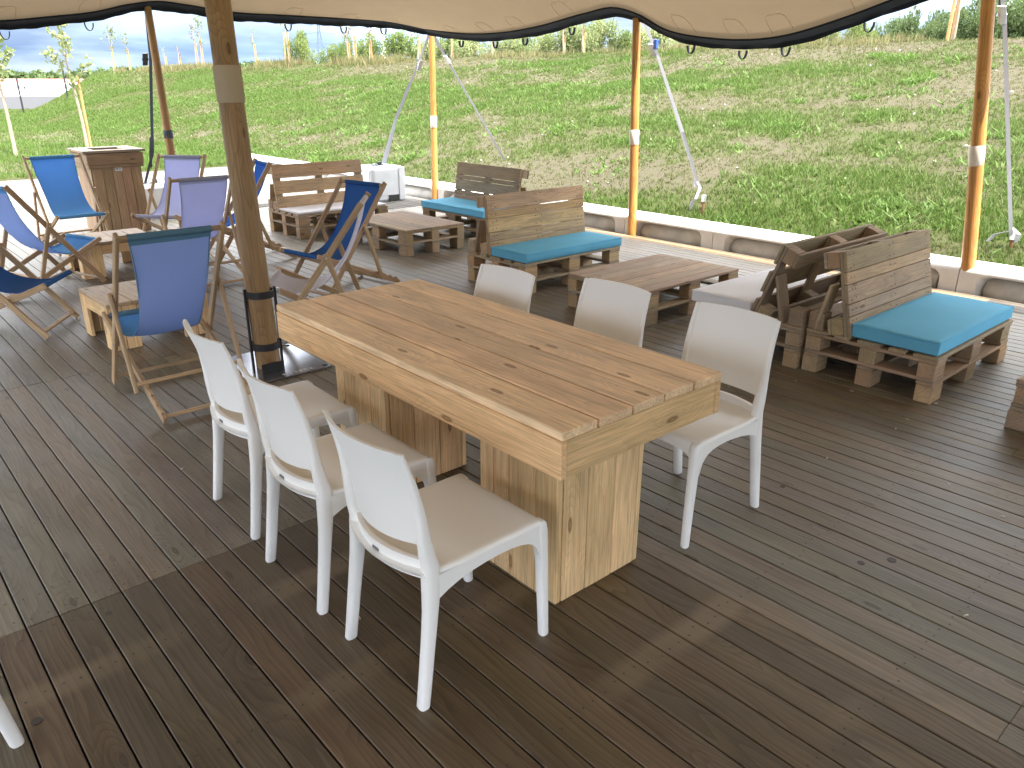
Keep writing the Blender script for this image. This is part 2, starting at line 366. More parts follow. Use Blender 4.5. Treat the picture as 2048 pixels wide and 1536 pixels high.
# ================================================================== STRUCTURE
# ------------------------------------------------------------------ terrain
def ground_mat():
    m, t, b = newmat('bank_soil_and_turf'); k = t.links.new
    a = N(t, 'ShaderNodeAttribute', attribute_name='grass'); c = N(t, 'ShaderNodeTexCoord')
    n = N(t, 'ShaderNodeTexNoise', i_Scale=9.0, i_Detail=8.0, i_Roughness=0.7); k(c.outputs['Object'], n.inputs['Vector'])
    n2 = N(t, 'ShaderNodeTexNoise', i_Scale=55.0, i_Detail=4.0, i_Roughness=0.7); k(c.outputs['Object'], n2.inputs['Vector'])
    n3 = N(t, 'ShaderNodeTexNoise', i_Scale=0.9, i_Detail=5.0, i_Roughness=0.6); k(c.outputs['Object'], n3.inputs['Vector'])
    f = mth(t, 'ADD', a.outputs['Fac'], mth(t, 'MULTIPLY', mth(t, 'SUBTRACT', n.outputs['Fac'], 0.5), 1.6))
    f = mth(t, 'ADD', f, mth(t, 'MULTIPLY', mth(t, 'SUBTRACT', n2.outputs['Fac'], 0.5), 1.2))
    fr = ramp(t, f, [(-0.1 + 0.15, 0.12), (0.95, 0.95)])
    soil = mixrgb(t, n.outputs['Fac'], (0.072, 0.060, 0.043), (0.115, 0.097, 0.068))
    soil = mixrgb(t, 1.0, soil, ramp(t, n2.outputs['Fac'], [(0.3, 0.62), (0.7, 1.3)]).outputs[0], 'MULTIPLY')
    gr = mixrgb(t, n3.outputs['Fac'], (0.052, 0.072, 0.020), (0.078, 0.092, 0.030))
    gr = mixrgb(t, 1.0, gr, ramp(t, n2.outputs['Fac'], [(0.3, 0.6), (0.7, 1.35)]).outputs[0], 'MULTIPLY')
    k(mixrgb(t, fr.outputs[0], soil, gr), b.inputs['Base Color']); b.inputs['Roughness'].default_value = 0.95; b.inputs['Specular IOR Level'].default_value = 0.1
    bp = N(t, 'ShaderNodeBump', i_Strength=0.9, i_Distance=0.03); k(mth(t, 'ADD', n2.outputs['Fac'], n.outputs['Fac']), bp.inputs['Height']); k(bp.outputs[0], b.inputs['Normal'])
    return m
M['ground'] = ground_mat()
def axis(segs):
    out = [segs[0][0]]
    for a, b, st in segs: out += list(np.linspace(a, b, max(2, int(round((b - a) / st)) + 1))[1:])
    return np.array(out)
gx = axis([(-60, -8, 4), (-8, 7.5, 0.8), (7.5, 12, 0.12), (12, 19, 0.2), (19, 50, 1.5), (50, 130, 8)])
gy = axis([(-40, -4, 2), (-4, 16, 0.16), (16, 19, 0.1), (19, 40, 0.3), (40, 90, 1.0), (90, 200, 8)])
GX, GY = np.meshgrid(gx, gy, indexing='ij'); GZ = terrain(GX, GY)
nx, ny = GX.shape; ii = np.arange(nx * ny).reshape(nx, ny)
F = np.stack([ii[:-1, :-1], ii[1:, :-1], ii[1:, 1:], ii[:-1, 1:]], -1).reshape(-1, 4)
GG = np.maximum(grassiness(GX, GY), 0.8 * sstep(24, 36, GY)) * np.where(GX < 7.9, 0.9, 1.0)
me = fastmesh('grass_bank', np.stack([GX, GY, GZ], -1).reshape(-1, 3), F, {'grass': GG.ravel()}, M['ground'])
me.polygons.foreach_set('use_smooth', [True] * len(me.polygons))
add('grass_bank', me, kind='structure')
gm = solid('far_field', (0.11, 0.13, 0.055), 0.95, var=0.4, vscale=0.02, spec=0.1)
add('ground', mesh('ground', [(-4000, -4000, -0.62), (4000, -4000, -0.62), (4000, 4000, -0.62), (-4000, 4000, -0.62)], [(0, 1, 2, 3)]), gm, kind='structure')

# ------------------------------------------------------------------ deck: every visible board is a part
deck = empty('deck', (0, 0, 0), kind='structure')
PIT, G0, GAP, TH = 0.1023, 0.104, 0.0055, 0.026
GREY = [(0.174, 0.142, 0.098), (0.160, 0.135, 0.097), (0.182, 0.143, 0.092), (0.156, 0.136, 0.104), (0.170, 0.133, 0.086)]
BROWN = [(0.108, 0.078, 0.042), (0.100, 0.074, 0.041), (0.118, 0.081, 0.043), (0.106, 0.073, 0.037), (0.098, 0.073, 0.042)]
boards = []
rk = range(int((-5.6 - G0) / PIT), int((DECK_X1 - G0) / PIT))
prng = random.Random(11)
for i in rk:
    x = G0 + (i + 0.5) * PIT
    grp = math.floor((i + 0.001) / 20.0)
    if 0 <= i < 20: seams = [-3.0, 0.13 if i % 1 == 0 else 0, 2.72, 5.305, 7.9, 10.5, 13.1, 15.7]
    elif i < 0: seams = [s + (0.0 if -20 <= i else 0.7) for s in (-2.6, 0.0, 2.505, 5.1, 7.7, 10.3, 12.9, 15.5)]
    else: seams = [s + (1.3 * (grp % 2)) for s in (-3.9, -1.3, 1.02, 3.62, 6.22, 8.82, 11.42, 14.02)]
    if grp >= 1:
        o = random.Random(grp * 5 + 1).uniform(-0.6, 0.6); seams = [s + o for s in seams]
    cuts = [-5.5] + [s for s in seams if -5.0 < s < 17.2] + [DECK_Y1]
    for a, b in zip(cuts[:-1], cuts[1:]):
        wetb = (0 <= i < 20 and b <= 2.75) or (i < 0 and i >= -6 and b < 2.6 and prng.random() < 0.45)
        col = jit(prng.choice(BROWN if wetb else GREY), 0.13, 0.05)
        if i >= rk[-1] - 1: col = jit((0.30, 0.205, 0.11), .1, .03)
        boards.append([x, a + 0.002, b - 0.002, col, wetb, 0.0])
for bd in boards:
    a = 0; L0 = bd[2] - bd[1]
    for t in np.linspace(0.02, 0.98, 14):
        p = project((bd[0], bd[1] + L0 * t, 0))
        if p and -60 < p[0] < 2108 and p[1] < 1600: a += L0 / 14 * PIT * (1 / p[2] ** 2) * (CAMH / p[2])
    bd[5] = a
boards.sort(key=lambda q: -q[5])
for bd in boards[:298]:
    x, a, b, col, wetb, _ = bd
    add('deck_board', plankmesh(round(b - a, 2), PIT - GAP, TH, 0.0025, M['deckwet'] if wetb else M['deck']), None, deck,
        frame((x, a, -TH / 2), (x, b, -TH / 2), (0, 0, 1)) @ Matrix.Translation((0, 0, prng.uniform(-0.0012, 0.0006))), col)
V = []; FF = []; T1 = []; T2 = []
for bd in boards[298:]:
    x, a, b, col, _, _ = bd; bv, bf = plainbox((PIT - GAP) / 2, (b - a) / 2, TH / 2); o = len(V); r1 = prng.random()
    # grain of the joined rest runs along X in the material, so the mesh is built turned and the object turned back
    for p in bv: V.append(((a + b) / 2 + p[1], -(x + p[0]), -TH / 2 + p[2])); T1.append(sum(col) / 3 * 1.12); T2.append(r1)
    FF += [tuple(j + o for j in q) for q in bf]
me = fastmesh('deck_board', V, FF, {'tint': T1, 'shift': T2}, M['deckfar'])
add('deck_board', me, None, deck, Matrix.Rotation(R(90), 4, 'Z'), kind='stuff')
mb = MB(); mb.box((1.0, 6.2, -0.20), (6.45, 11.6, 0.02))
add('deck_underlay', mb.mesh('deck_underlay'), solid('dark_underlay', (0.02, 0.018, 0.015), 0.9), deck)
mb = MB()
mb.box((0.95, DECK_Y1 + 0.02, -0.085), (6.55, 0.014, 0.075)); mb.box((DECK_X1 + 0.016, 6.2, -0.085), (0.014, 11.6, 0.075))
add('deck_fascia', mb.mesh('deck_fascia'), M['pallet'], deck, color=(0.25, 0.2, 0.15))
# screw heads, two per board over each joist
V = []; FF = []; srng = random.Random(5)
joists = [0.085 + 0.565 * k for k in range(-2, 14)] + [2.67, 2.77, 5.26, 5.35]
for i in rk:
    x = G0 + (i + 0.5) * PIT
    for y in joists:
        for dx in (-0.025, 0.025):
            px = x + dx + srng.uniform(-0.006, 0.006); py = y + srng.uniform(-0.018, 0.018)
            p = project((px, py, 0))
            if not p or not (-20 < p[0] < 2070 and p[1] < 1560) or p[2] > 6.5: continue
            o = len(V); r = 0.0042
            for kk in range(6): V.append((px + r * math.cos(kk * 1.0472), py + r * math.sin(kk * 1.0472), 0.0012))
            FF.append((o, o + 1, o + 2, o + 3, o + 4, o + 5))
add('screw_heads', fastmesh('screw_heads', V, FF, None, M['screw']), None, deck, kind='stuff')
# a few old bolt holes and dark spots in the boards: recessed-looking dark plugs
mb = MB()
for u_, v_, r in [(1.215, 1.06, .0), (0.85, 0.905, .016), (1.62, 1.16, 0), (2.62, 0.44, .012), (2.23, 0.135, .016), (1.02, 2.72, .014), (0.95, 2.83, .017), (2.0, 3.3, .012), (1.55, 3.05, .012), (1.9, 2.88, .01), (0.62, 1.0, 0), (4.2, -0.1, .016), (2.75, .06, .012)]:
    if r: mb.tube([(v_, u_, -0.004), (v_, u_, 0.0009)], [r, r], 10)
add('bolt_plugs', mb.mesh('bolt_plugs'), M['screw'], deck, kind='stuff')

V = []; FF = []; frng = random.Random(77)
for _ in range(46):
    x_, y_ = frng.uniform(-0.6, 5.5), frng.uniform(0.2, 4.2); a_ = frng.uniform(0, 6.28); l_, w_ = frng.uniform(.004, .012), frng.uniform(.0015, .004); o_ = len(V); c_, s_ = math.cos(a_), math.sin(a_)
    for q, r_ in ((-1, -1), (1, -1), (1, 1), (-1, 1)):
        for zz_ in (0.0006, 0.0026): V.append((x_ + q * l_ * c_ - r_ * w_ * s_, y_ + q * l_ * s_ + r_ * w_ * c_, zz_))
    FF += [(o_ + 1, o_ + 3, o_ + 5, o_ + 7), (o_, o_ + 2, o_ + 3, o_ + 1), (o_ + 2, o_ + 4, o_ + 5, o_ + 3), (o_ + 4, o_ + 6, o_ + 7, o_ + 5), (o_ + 6, o_, o_ + 1, o_ + 7)]
add('wood_flecks', fastmesh('wood_flecks', V, FF, None, solid('pale_fleck', (0.6, 0.56, 0.48), 0.8)), kind='stuff')

# ------------------------------------------------------------------ white edge barrier units along the bank
def barrier_unit(y0, label, Ln=1.305):
    t = empty('edge_barrier', (7.58, y0, 0), group='white barrier units along the deck edge'); tag(t, label, 'barrier')
    pw = 0.155; D = 0.42; H = 0.215
    ys = np.unique(np.concatenate([[0.002], np.linspace(0.002, pw - 0.04, 3), np.linspace(pw - 0.04, pw + 0.16, 17), np.linspace(pw + 0.16, Ln - pw - 0.16, 8), np.linspace(Ln - pw - 0.16, Ln - pw + 0.04, 17), np.linspace(Ln - pw + 0.04, Ln - 0.002, 3)]).round(4))
    zs = [-0.30, -0.08, 0.0, 0.03, 0.06, 0.085, 0.105, 0.12, 0.132, 0.142, 0.150, 0.158, 0.166, 0.174]
    rc = 0.085; v = []; f = []
    for y in ys:
        for z in zs:                                 # signed distance to the rounded recess outline
            qx = abs(y - Ln / 2) - (Ln / 2 - pw - rc); qz = (z + 0.5) - (0.5 + 0.165 - rc)
            d = math.hypot(max(qx, 0), max(qz, 0)) + min(max(qx, qz), 0) - rc
            v.append((0.17 * float(sstep(0.004, -0.045, d)), y, z))
        v += [(0.004, y, 0.190), (0.014, y, 0.204), (0.032, y, 0.213), (0.07, y, 0.217), (D - 0.03, y, 0.217), (D, y, 0.19), (D, y, -0.30)]
    K_ = len(zs) + 7
    for a in range(len(ys) - 1):
        for b in range(K_ - 1): f.append((a * K_ + b, a * K_ + b + 1, (a + 1) * K_ + b + 1, (a + 1) * K_ + b))
    f.append(tuple(range(K_))); f.append(tuple(range(len(ys) * K_ - 1, (len(ys) - 1) * K_ - 1, -1)))
    me = mesh('body', v, f, True, 50)
    add('body', me, M['concrete'], t)
    # bulging half roll in the recess with domed ends
    v = []; f = []; n = 14; K = 13; r = 0.128; y1, y2 = pw + 0.045, Ln - pw - 0.045
    for i in range(n + 1):
        s = i / n; y = y1 + (y2 - y1) * s; e = min(s, 1 - s) * (y2 - y1)
        rr = r * (1 - 0.35 * max(0, 1 - e / 0.16) ** 2)
        for k in range(K):
            a = -0.6 + (math.pi + 0.9) * k / (K - 1)
            v.append((0.160 - rr * 1.05 * math.sin(a) * 1.0, y, 0.015 - rr * math.cos(a) * 1.0 + 0.0))
    for i in range(n):
        for k in range(K - 1): f.append((i * K + k, i * K + k + 1, (i + 1) * K + k + 1, (i + 1) * K + k))
    f.append(tuple(range(K - 1, -1, -1))); f.append(tuple(n * K + k for k in range(K)))
    add('roll', mesh('roll', v, f, True, 50), M['tubeconc'], t)
    return t
for k in range(-1, 13):
    y0 = 4.94 + 0.16 - 1.305 + (k - 2) * 1.31
    wh = ['off the near end of the view', 'cut off at the right edge', 'right of the right orange pole', 'left of the right orange pole, behind the sofa', 'in the middle between the two right poles',
          'right of the middle orange pole', 'left of the middle orange pole', 'behind the honey coloured sofa', 'right of the far corner pole'][k + 1] if k < 8 else None
    barrier_unit(y0, 'white edge barrier unit with rounded roll, ' + (wh or ['first', 'second', 'third', 'fourth', 'last'][k - 8] + ' one beyond the far corner pole'))

# ------------------------------------------------------------------ stretch tent canopy
XR, XL, YF, YN = 7.5, -2.6, 10.4, -6.2
def interp(pts, t):
    xs = [p[0] for p in pts]; zs = [p[1] for p in pts]
    t = np.asarray(t, float); i = np.clip(np.searchsorted(xs, t) - 1, 0, len(xs) - 2); xs = np.array(xs); zs = np.array(zs)
    m = np.gradient(zs, xs); h = xs[i + 1] - xs[i]; s = (t - xs[i]) / h
    return ((2 * s ** 3 - 3 * s ** 2 + 1) * zs[i] + (s ** 3 - 2 * s ** 2 + s) * h * m[i] + (-2 * s ** 3 + 3 * s ** 2) * zs[i + 1] + (s ** 3 - s ** 2) * h * m[i + 1])
right_e = [(-6.2, 2.45), (-4.5, 2.2), (-2.6, 2.42), (-1.6, 2.5), (-0.3, 2.2), (1.0, 2.25), (2.0, 2.55), (2.5, 2.60), (3.33, 2.42), (3.8, 2.285), (4.44, 2.15), (5.25, 2.165), (5.92, 2.30), (6.28, 2.46), (6.6, 2.535), (7.05, 2.50), (7.83, 2.40), (8.4, 2.36), (9.02, 2.358), (9.75, 2.41), (10.4, 2.50)]
far_e = [(-2.6, 2.45), (-1.6, 2.25), (-0.5, 2.5), (0.5, 2.36), (1.4, 2.30), (1.954, 2.325), (2.44, 2.39), (2.86, 2.455), (3.3, 2.565), (3.6, 2.61), (3.9, 2.595), (4.37, 2.548), (5.27, 2.545), (6.13, 2.55), (6.87, 2.553), (7.5, 2.50)]
left_e = [(-6.2, 2.45), (-4.2, 2.25), (-2.2, 2.55), (0, 2.25), (2.2, 2.55), (4.3, 2.25), (6.4, 2.55), (8.4, 2.25), (10.4, 2.45)]
near_e = [(-2.6, 2.45), (-1.6, 2.25), (-0.5, 2.5), (1.5, 2.25), (3.5, 2.55), (5.5, 2.3), (7.5, 2.45)]
fR = lambda y: interp(right_e, y); fF = lambda x: interp(far_e, x); fL = lambda y: interp(left_e, y); fN = lambda x: interp(near_e, x)
def canopy_z(X, Y):
    s = (X - XL) / (XR - XL); t = (Y - YN) / (YF - YN)
    z = (1 - s) * fL(Y) + s * fR(Y) + (1 - t) * fN(X) + t * fF(X)
    z = z - ((1 - s) * (1 - t) * 2.45 + s * (1 - t) * 2.45 + (1 - s) * t * 2.45 + s * t * 2.50)
    dx = np.minimum(X - XL, XR - X); dy = np.minimum(Y - YN, YF - Y)
    z = z + 1.05 * (1 - np.exp(-dx / 1.5)) * (1 - np.exp(-dy / 1.5))
    for mx_, my_, h in ((1.99, 4.64, 0.45), (2.2, -0.1, 0.45)):
        z = z + h * np.exp(-((X - mx_) ** 2 + (Y - my_) ** 2) / 1.6)
    z = z + 0.012 * (fbm(X * 0.9 + 40, Y * 0.9 + 40, 3) - 0.5) * np.minimum(dx, dy).clip(0, 1)
    return z
def scallop(X, Y):                                 # the cloth edge curves inwards between its poles
    return X, Y
cx = XL + (XR - XL) * (0.5 - 0.5 * np.cos(np.linspace(0, math.pi, 90))); cy = YN + (YF - YN) * (0.5 - 0.5 * np.cos(np.linspace(0, math.pi, 130)))
CX, CY = np.meshgrid(cx, cy, indexing='ij'); CZ = canopy_z(CX, CY)
a_, b_ = CX.shape; ii = np.arange(a_ * b_).reshape(a_, b_)
F = np.stack([ii[:-1, :-1], ii[1:, :-1], ii[1:, 1:], ii[:-1, 1:]], -1).reshape(-1, 4)
tent = empty('tent_canopy', (0, 0, 2.4), label='beige stretch tent canopy with dark hem over the whole deck', cat='tent')
me = fastmesh('cloth', np.stack([CX, CY, CZ - 2.4], -1).reshape(-1, 3), F, None, M['canopy']); me.polygons.foreach_set('use_smooth', [True] * len(me.polygons))
add('cloth', me, None, tent)
def edge_pts(n=160):
    out = {}
    ys = np.linspace(YN, YF, n); xs = np.linspace(XL, XR, n)
    out['right'] = [(XR, y, float(fR(y))) for y in ys]; out['far'] = [(x, YF, float(fF(x))) for x in xs]
    out['left'] = [(XL, y, float(fL(y))) for y in ys]; out['near'] = [(x, YN, float(fN(x))) for x in xs]
    return out
EP = edge_pts(); OUT = dict(right=Vector((1, 0, 0)), far=Vector((0, 1, 0)), left=Vector((-1, 0, 0)), near=Vector((0, -1, 0)))
for kx, pts in EP.items():
    mb = MB(); o = OUT[kx]; v = []; f = []
    for i, p in enumerate(pts):
        p = Vector(p) - Vector((0, 0, 2.4)); wv = 0.012 * math.sin(i * 0.55) + 0.008 * math.sin(i * 1.7)
        q = [p - o * 0.10 + Vector((0, 0, 0.030)), p + o * (0.012 + wv * 0.4) + Vector((0, 0, 0.012)), p + o * 0.02 + Vector((0, 0, -0.062 + wv * 0.5)), p + o * 0.0 + Vector((0, 0, -0.068 + wv * 0.5)), p - o * 0.012 + Vector((0, 0, -0.030)), p - o * 0.10 + Vector((0, 0, 0.012))]
        v += q
    for i in range(len(pts) - 1):
        for j in range(6): f.append((i * 6 + j, i * 6 + (j + 1) % 6, i * 6 + 6 + (j + 1) % 6, i * 6 + 6 + j))
    add('hem', mesh('hem', v, f, True, 45), M['hem'], tent)
def loop_at(p, along, o, sc=1.0):
    p = Vector(p) - Vector((0, 0, 2.4)); mb = MB()
    pts = [p + along * (0.045 * sc * math.cos(a)) + Vector((0, 0, -0.075 - 0.082 * sc * max(0, math.sin(a)) - 0.0)) for a in np.linspace(-0.1, math.pi + 0.1, 11)]
    mb.ribbon(pts, 0.034, o, 0.006); add('hanging_loop', mb.mesh('hanging_loop', True, 40), M['hem'], tent)
def patch_at(p, along, o):                         # stitched reinforcement, a raised arch on the underside
    mb = MB(); pts = []
    for dx, dd in [(-.11, .09), (-.11, .2), (-.095, .27), (-.06, .30), (.06, .30), (.095, .27), (.11, .2), (.11, .09)]:
        q = Vector(p) + along * dx - o * dd; q.z = float(canopy_z(np.array(q.x), np.array(q.y))) - 0.001; pts.append(q - Vector((0, 0, 2.4)))
    for a, b in zip(pts[:-1], pts[1:]): mb.tube([a, b], 0.003, 5)
    add('edge_patch', mb.mesh('edge_patch'), M['seam'], tent)
for y in (0.4, 1.3, 3.62, 4.42, 4.90, 5.55, 7.35, 8.20, 8.80, 9.55):
    loop_at((XR, y, float(fR(y))), Vector((0, 1, 0)), Vector((1, 0, 0))); patch_at((XR, y, 0), Vector((0, 1, 0)), Vector((1, 0, 0)))
for x in (0.9, 1.98, 2.83, 4.35, 5.27, 6.10, 6.75):
    loop_at((x, YF, float(fF(x))), Vector((1, 0, 0)), Vector((0, 1, 0))); patch_at((x, YF, 0), Vector((1, 0, 0)), Vector((0, 1, 0)))

# ------------------------------------------------------------------ poles
OCHRE, MASTC = (0.56, 0.27, 0.075), (0.37, 0.23, 0.11)
def polemesh(Ln, r0_, r1_, seed):
    rg = random.Random(seed); n = 14; K = 12; v = []; f = []
    for i in range(n + 1):
        s = i / n; r = r0_ + (r1_ - r0_) * s; ox = 0.004 * math.sin(s * 7 + seed); oy = 0.004 * math.cos(s * 5 + seed)
        for k in range(K):
            a = 2 * math.pi * k / K; rr = r * (1 + 0.02 * math.sin(3 * a + seed) + rg.uniform(-.008, .008))
            v.append((s * Ln, ox + rr * math.cos(a), oy + rr * math.sin(a)))
    for i in range(n):
        for k in range(K): f.append((i * K + k, i * K + (k + 1) % K, (i + 1) * K + (k + 1) % K, (i + 1) * K + k))
    f += [tuple(range(K - 1, -1, -1)), tuple(n * K + k for k in range(K))]
    return mesh('shaft', v, f, True, 50)
def pole(base, top, r0_, r1_, col, label, wz=None, wmat='wrapw', seed=1, group='tent poles', mat='pole', wl=0.17):
    t = empty('tent_pole', base); tag(t, label, 'pole', group)
    d = Vector(top) - Vector(base); Ln = d.length; m = frame((0, 0, 0), d, (0.3, -1, 0.1)); m.translation = (0, 0, 0)
    add('shaft', polemesh(Ln, r0_, r1_, seed), M[mat], t, m, col)
    if wz is not None:
        s = wz / d.z; r = r0_ + (r1_ - r0_) * s; mb = MB()
        mb.tube([d * (s - wl / 2 / Ln), d * (s - wl / 2 / Ln + 0.002), d * s, d * (s + wl / 2 / Ln - 0.002), d * (s + wl / 2 / Ln)], [r * 1.03, r + 0.005, r + 0.0055, r + 0.005, r * 1.03], 16)
        add('sleeve', mb.mesh('sleeve', True, 40), M[wmat], t)
    return t
pole((7.57, 10.40, -0.02), (7.60, 10.40, 2.47), 0.052, 0.042, OCHRE, 'slim orange tent pole at the far corner behind the dark pallet backrest', 1.21, seed=2)
pole((7.56, 6.263, -0.02), (7.51, 6.34, 2.44), 0.055, 0.046, OCHRE, 'orange tent pole in the middle, standing behind the low pallet table', 1.17, seed=3)
pole((7.66, 2.418, -0.02), (7.36, 2.64, 2.58), 0.060, 0.052, OCHRE, 'orange tent pole at the right, leaning beside the teal pallet sofa', 1.20, seed=4)
pole((3.545, 10.42, 0.0), (3.50, 10.40, 2.59), 0.055, 0.043, (0.40, 0.235, 0.10), 'brown tent pole behind the lavender deckchairs at the left', 1.15, 'darkweb', seed=5, wl=0.10)
pole((1.986, 4.636, 0.0), (1.93, 4.70, 3.95), 0.078, 0.066, MASTC, 'thick brown central mast in a black steel cage, nearest pole', 1.73, 'wrap', seed=6, group='tent masts', wl=0.20)
pole((2.446, -0.054, 0.0), (2.42, -0.06, 3.95), 0.078, 0.066, MASTC, 'second thick tent mast just outside the right edge of the view', None, seed=7, group='tent masts')
for x, y, q in ((-0.5, 10.4, 'far corner'), (-2.55, 6.4, 'far part'), (-2.55, 2.2, 'near part')):
    pole((x, y, -0.02), (x, y, 2.5), 0.055, 0.045, OCHRE, 'orange tent pole outside the view on the open left side, ' + q, None, seed=8)
def mast_base(cx_, cy_, label, text=True):
    t = empty('mast_base', (cx_, cy_, 0)); tag(t, label, 'base plate', 'steel mast base plates')
    mb = MB(); mb.box((0, 0, 0.008), (0.275, 0.305, 0.006), ch=0.002); add('base_plate', mb.mesh('base_plate'), M['plate'], t)
    mx_, my_ = -0.044, -0.034                       # mast axis on the plate
    for sx, sy in ((1, 1), (1, -1), (-1, 1), (-1, -1)):
        mb = MB(); mb.tube([(sx * .24, sy * .27, 0.014), (sx * .24, sy * .27, 0.016)], [0.018, 0.018], 12); add('bolt_hole_shade', mb.mesh('bolt_hole_shade'), M['dark'], t)  # dark discs on the plate, painted in place of shaded holes
    for ang in (-0.25, math.pi - 0.25):
        c, s = math.cos(ang), math.sin(ang); mb = MB()
        mb.box((mx_ + 0.092 * c, my_ + 0.092 * s, 0.275), (0.007, 0.019, 0.262), (Vector((c, s, 0)), Vector((-s, c, 0)), Vector((0, 0, 1))), 0.002)
        add('upright', mb.mesh('upright'), M['black_steel'], t)
    for z in (0.16, 0.50):
        mb = MB(); n = 28; v = []; f = []; ri, ro, h = 0.0835, 0.0905, 0.022
        for k in range(n):
            a = 2 * math.pi * k / n; c, s = math.cos(a), math.sin(a)
            v += [(mx_ + ri * c, my_ + ri * s, z - h), (mx_ + ro * c, my_ + ro * s, z - h), (mx_ + ro * c, my_ + ro * s, z + h), (mx_ + ri * c, my_ + ri * s, z + h)]
        for k in range(n):
            for j in range(4): f.append((k * 4 + j, k * 4 + (j + 1) % 4, ((k + 1) % n) * 4 + (j + 1) % 4, ((k + 1) % n) * 4 + j))
        add('clamp_ring', mesh('clamp_ring', v, f, True, 40), M['black_steel'], t)
        mb = MB(); mb.box((mx_ + 0.108, my_ - 0.02, z), (0.016, 0.008, 0.020)); mb.tube([(mx_ + 0.108, my_ - 0.05, z), (mx_ + 0.108, my_ + 0.02, z)], 0.006, 8)
        add('clamp_bolt', mb.mesh('clamp_bolt'), M['zinc'], t)
    mb = MB(); mb.box((mx_ - 0.02, my_ - 0.12, 0.042), (0.075, 0.004, 0.028)); add('toe_plate', mb.mesh('toe_plate'), M['black_steel'], t)
    if text:
        cu = bpy.data.curves.new('plate_lettering', 'FONT'); cu.body = 'TENTS'; cu.size = 0.075; cu.extrude = 0.0003; cu.align_x = 'CENTER'; cu.align_y = 'CENTER'
        to = link(bpy.data.objects.new('tmp', cu)); dg = bpy.context.evaluated_depsgraph_get(); me_ = bpy.data.meshes.new_from_object(to.evaluated_get(dg)); bpy.data.objects.remove(to)
        add('lettering', me_, M['white_paint'], t, Matrix.Translation((0.055, -0.262, 0.0152)) @ Matrix.Rotation(R(180), 4, 'Z') @ Matrix.Scale(0.55, 4, (0, 1, 0)))
    return t
mast_base(2.03, 4.67, 'black steel base plate with cage and white lettering under the central mast')
mast_base(2.465, -0.02, 'black base plate of the mast at the bottom right corner of the photo', False)

# ------------------------------------------------------------------ tie straps with ratchets, ground stakes
def strap(label, pts, split=None, w=0.038, ratchet=0.3, mat='webbing', rmat='zinc', stake=None, tail=None, dark_top=None):
    o = Vector(pts[0]); t = empty('tie_strap', o); tag(t, label, 'strap', 'ratchet straps holding the tent')
    P = [Vector(p) - o for p in pts]; side = (P[-1] - P[0]).cross(Vector((0.7, 0.7, 0.1))).normalized()
    side = Vector((fy, -fx, 0.0)).normalized() if True else side
    mb = MB(); mb.ribbon(P, w, side, 0.003); add('webbing', mb.mesh('webbing'), M[mat], t)
    d = P[-1] - P[0]; c = P[0] + d * ratchet; ax = d.normalized(); nn = ax.cross(side).normalized()
    mb = MB(); A = (side, nn, ax)
    mb.box(c, (0.030, 0.014, 0.075), A, 0.004); mb.box(c + nn * 0.022 - ax * 0.03, (0.026, 0.010, 0.05), A, 0.003); mb.tube([c - side * 0.036, c + side * 0.036], 0.014, 8)
    add('ratchet', mb.mesh('ratchet'), M[rmat], t)
    if split:
        mb = MB(); Q = [Vector(p) - o for p in split]; mb.ribbon(Q, w * 0.9, side, 0.003); add('loose_webbing', mb.mesh('loose_webbing'), M[mat], t)
    if tail:
        mb = MB(); Q = [Vector(p) - o for p in tail]; mb.ribbon(Q, w, side, 0.003); add('tail', mb.mesh('tail'), M[mat], t)
    if dark_top:
        mb = MB(); mb.ribbon([P[0] + Vector((0, 0, .02)), P[0] + d * dark_top], w * 1.1, side, 0.005); add('dark_sleeve', mb.mesh('dark_sleeve'), M['darkweb'], t)
    return t
def stake(x, y, label, h=0.16):
    z = float(terrain(x, y)); t = empty('ground_stake', (x, y, z)); tag(t, label, 'stake', 'steel ground stakes on the bank')
    mb = MB(); mb.tube([(0, 0, -0.1), (0.01, 0.0, h)], 0.018, 8); add('shaft', mb.mesh('shaft'), M['rust'], t)
    mb = MB(); mb.tube([(0.01, 0, h - 0.01), (0.012, 0, h + 0.07)], 0.03, 8); add('head', mb.mesh('head'), M['zinc'], t)
strap('grey ratchet strap running down from the far corner pole to the ballast block', [(7.58, 10.43, 2.45), (7.5, 10.62, 2.05), (7.25, 10.95, 1.2), (7.06, 11.03, 0.56), (6.93, 10.86, 0.20)], ratchet=0.20, split=[(7.42, 10.78, 1.75), (7.3, 11.05, 1.2), (7.02, 11.05, 0.55)], rmat='zinc')
zz = float(terrain(9.26, 10.63))
strap('grey strap running out from the far corner of the tent to the bank', [(7.60, 10.36, 2.42), (9.26, 10.63, zz + 0.05)], ratchet=0.17, dark_top=0.16)
zz = float(terrain(8.45, 6.0))
strap('doubled grey strap with blue ratchet beside the middle orange pole', [(7.56, 6.28, 2.41), (7.72, 6.20, 2.10), (8.45, 6.02, zz + 0.42), (8.46, 6.03, zz + 0.30)], ratchet=0.16, split=[(7.74, 6.19, 2.05), (8.08, 6.0, 1.2), (8.45, 6.0, zz + 0.38)], tail=[(8.45, 6.02, zz + 0.40), (8.50, 5.98, zz + 0.30), (8.44, 5.99, zz + 0.16), (8.42, 6.03, zz + 0.12), (8.44, 6.05, zz + 0.02)])
stake(8.42, 5.86, 'short rusty stake with steel head under the middle doubled strap')
zz = float(terrain(8.62, 2.43))
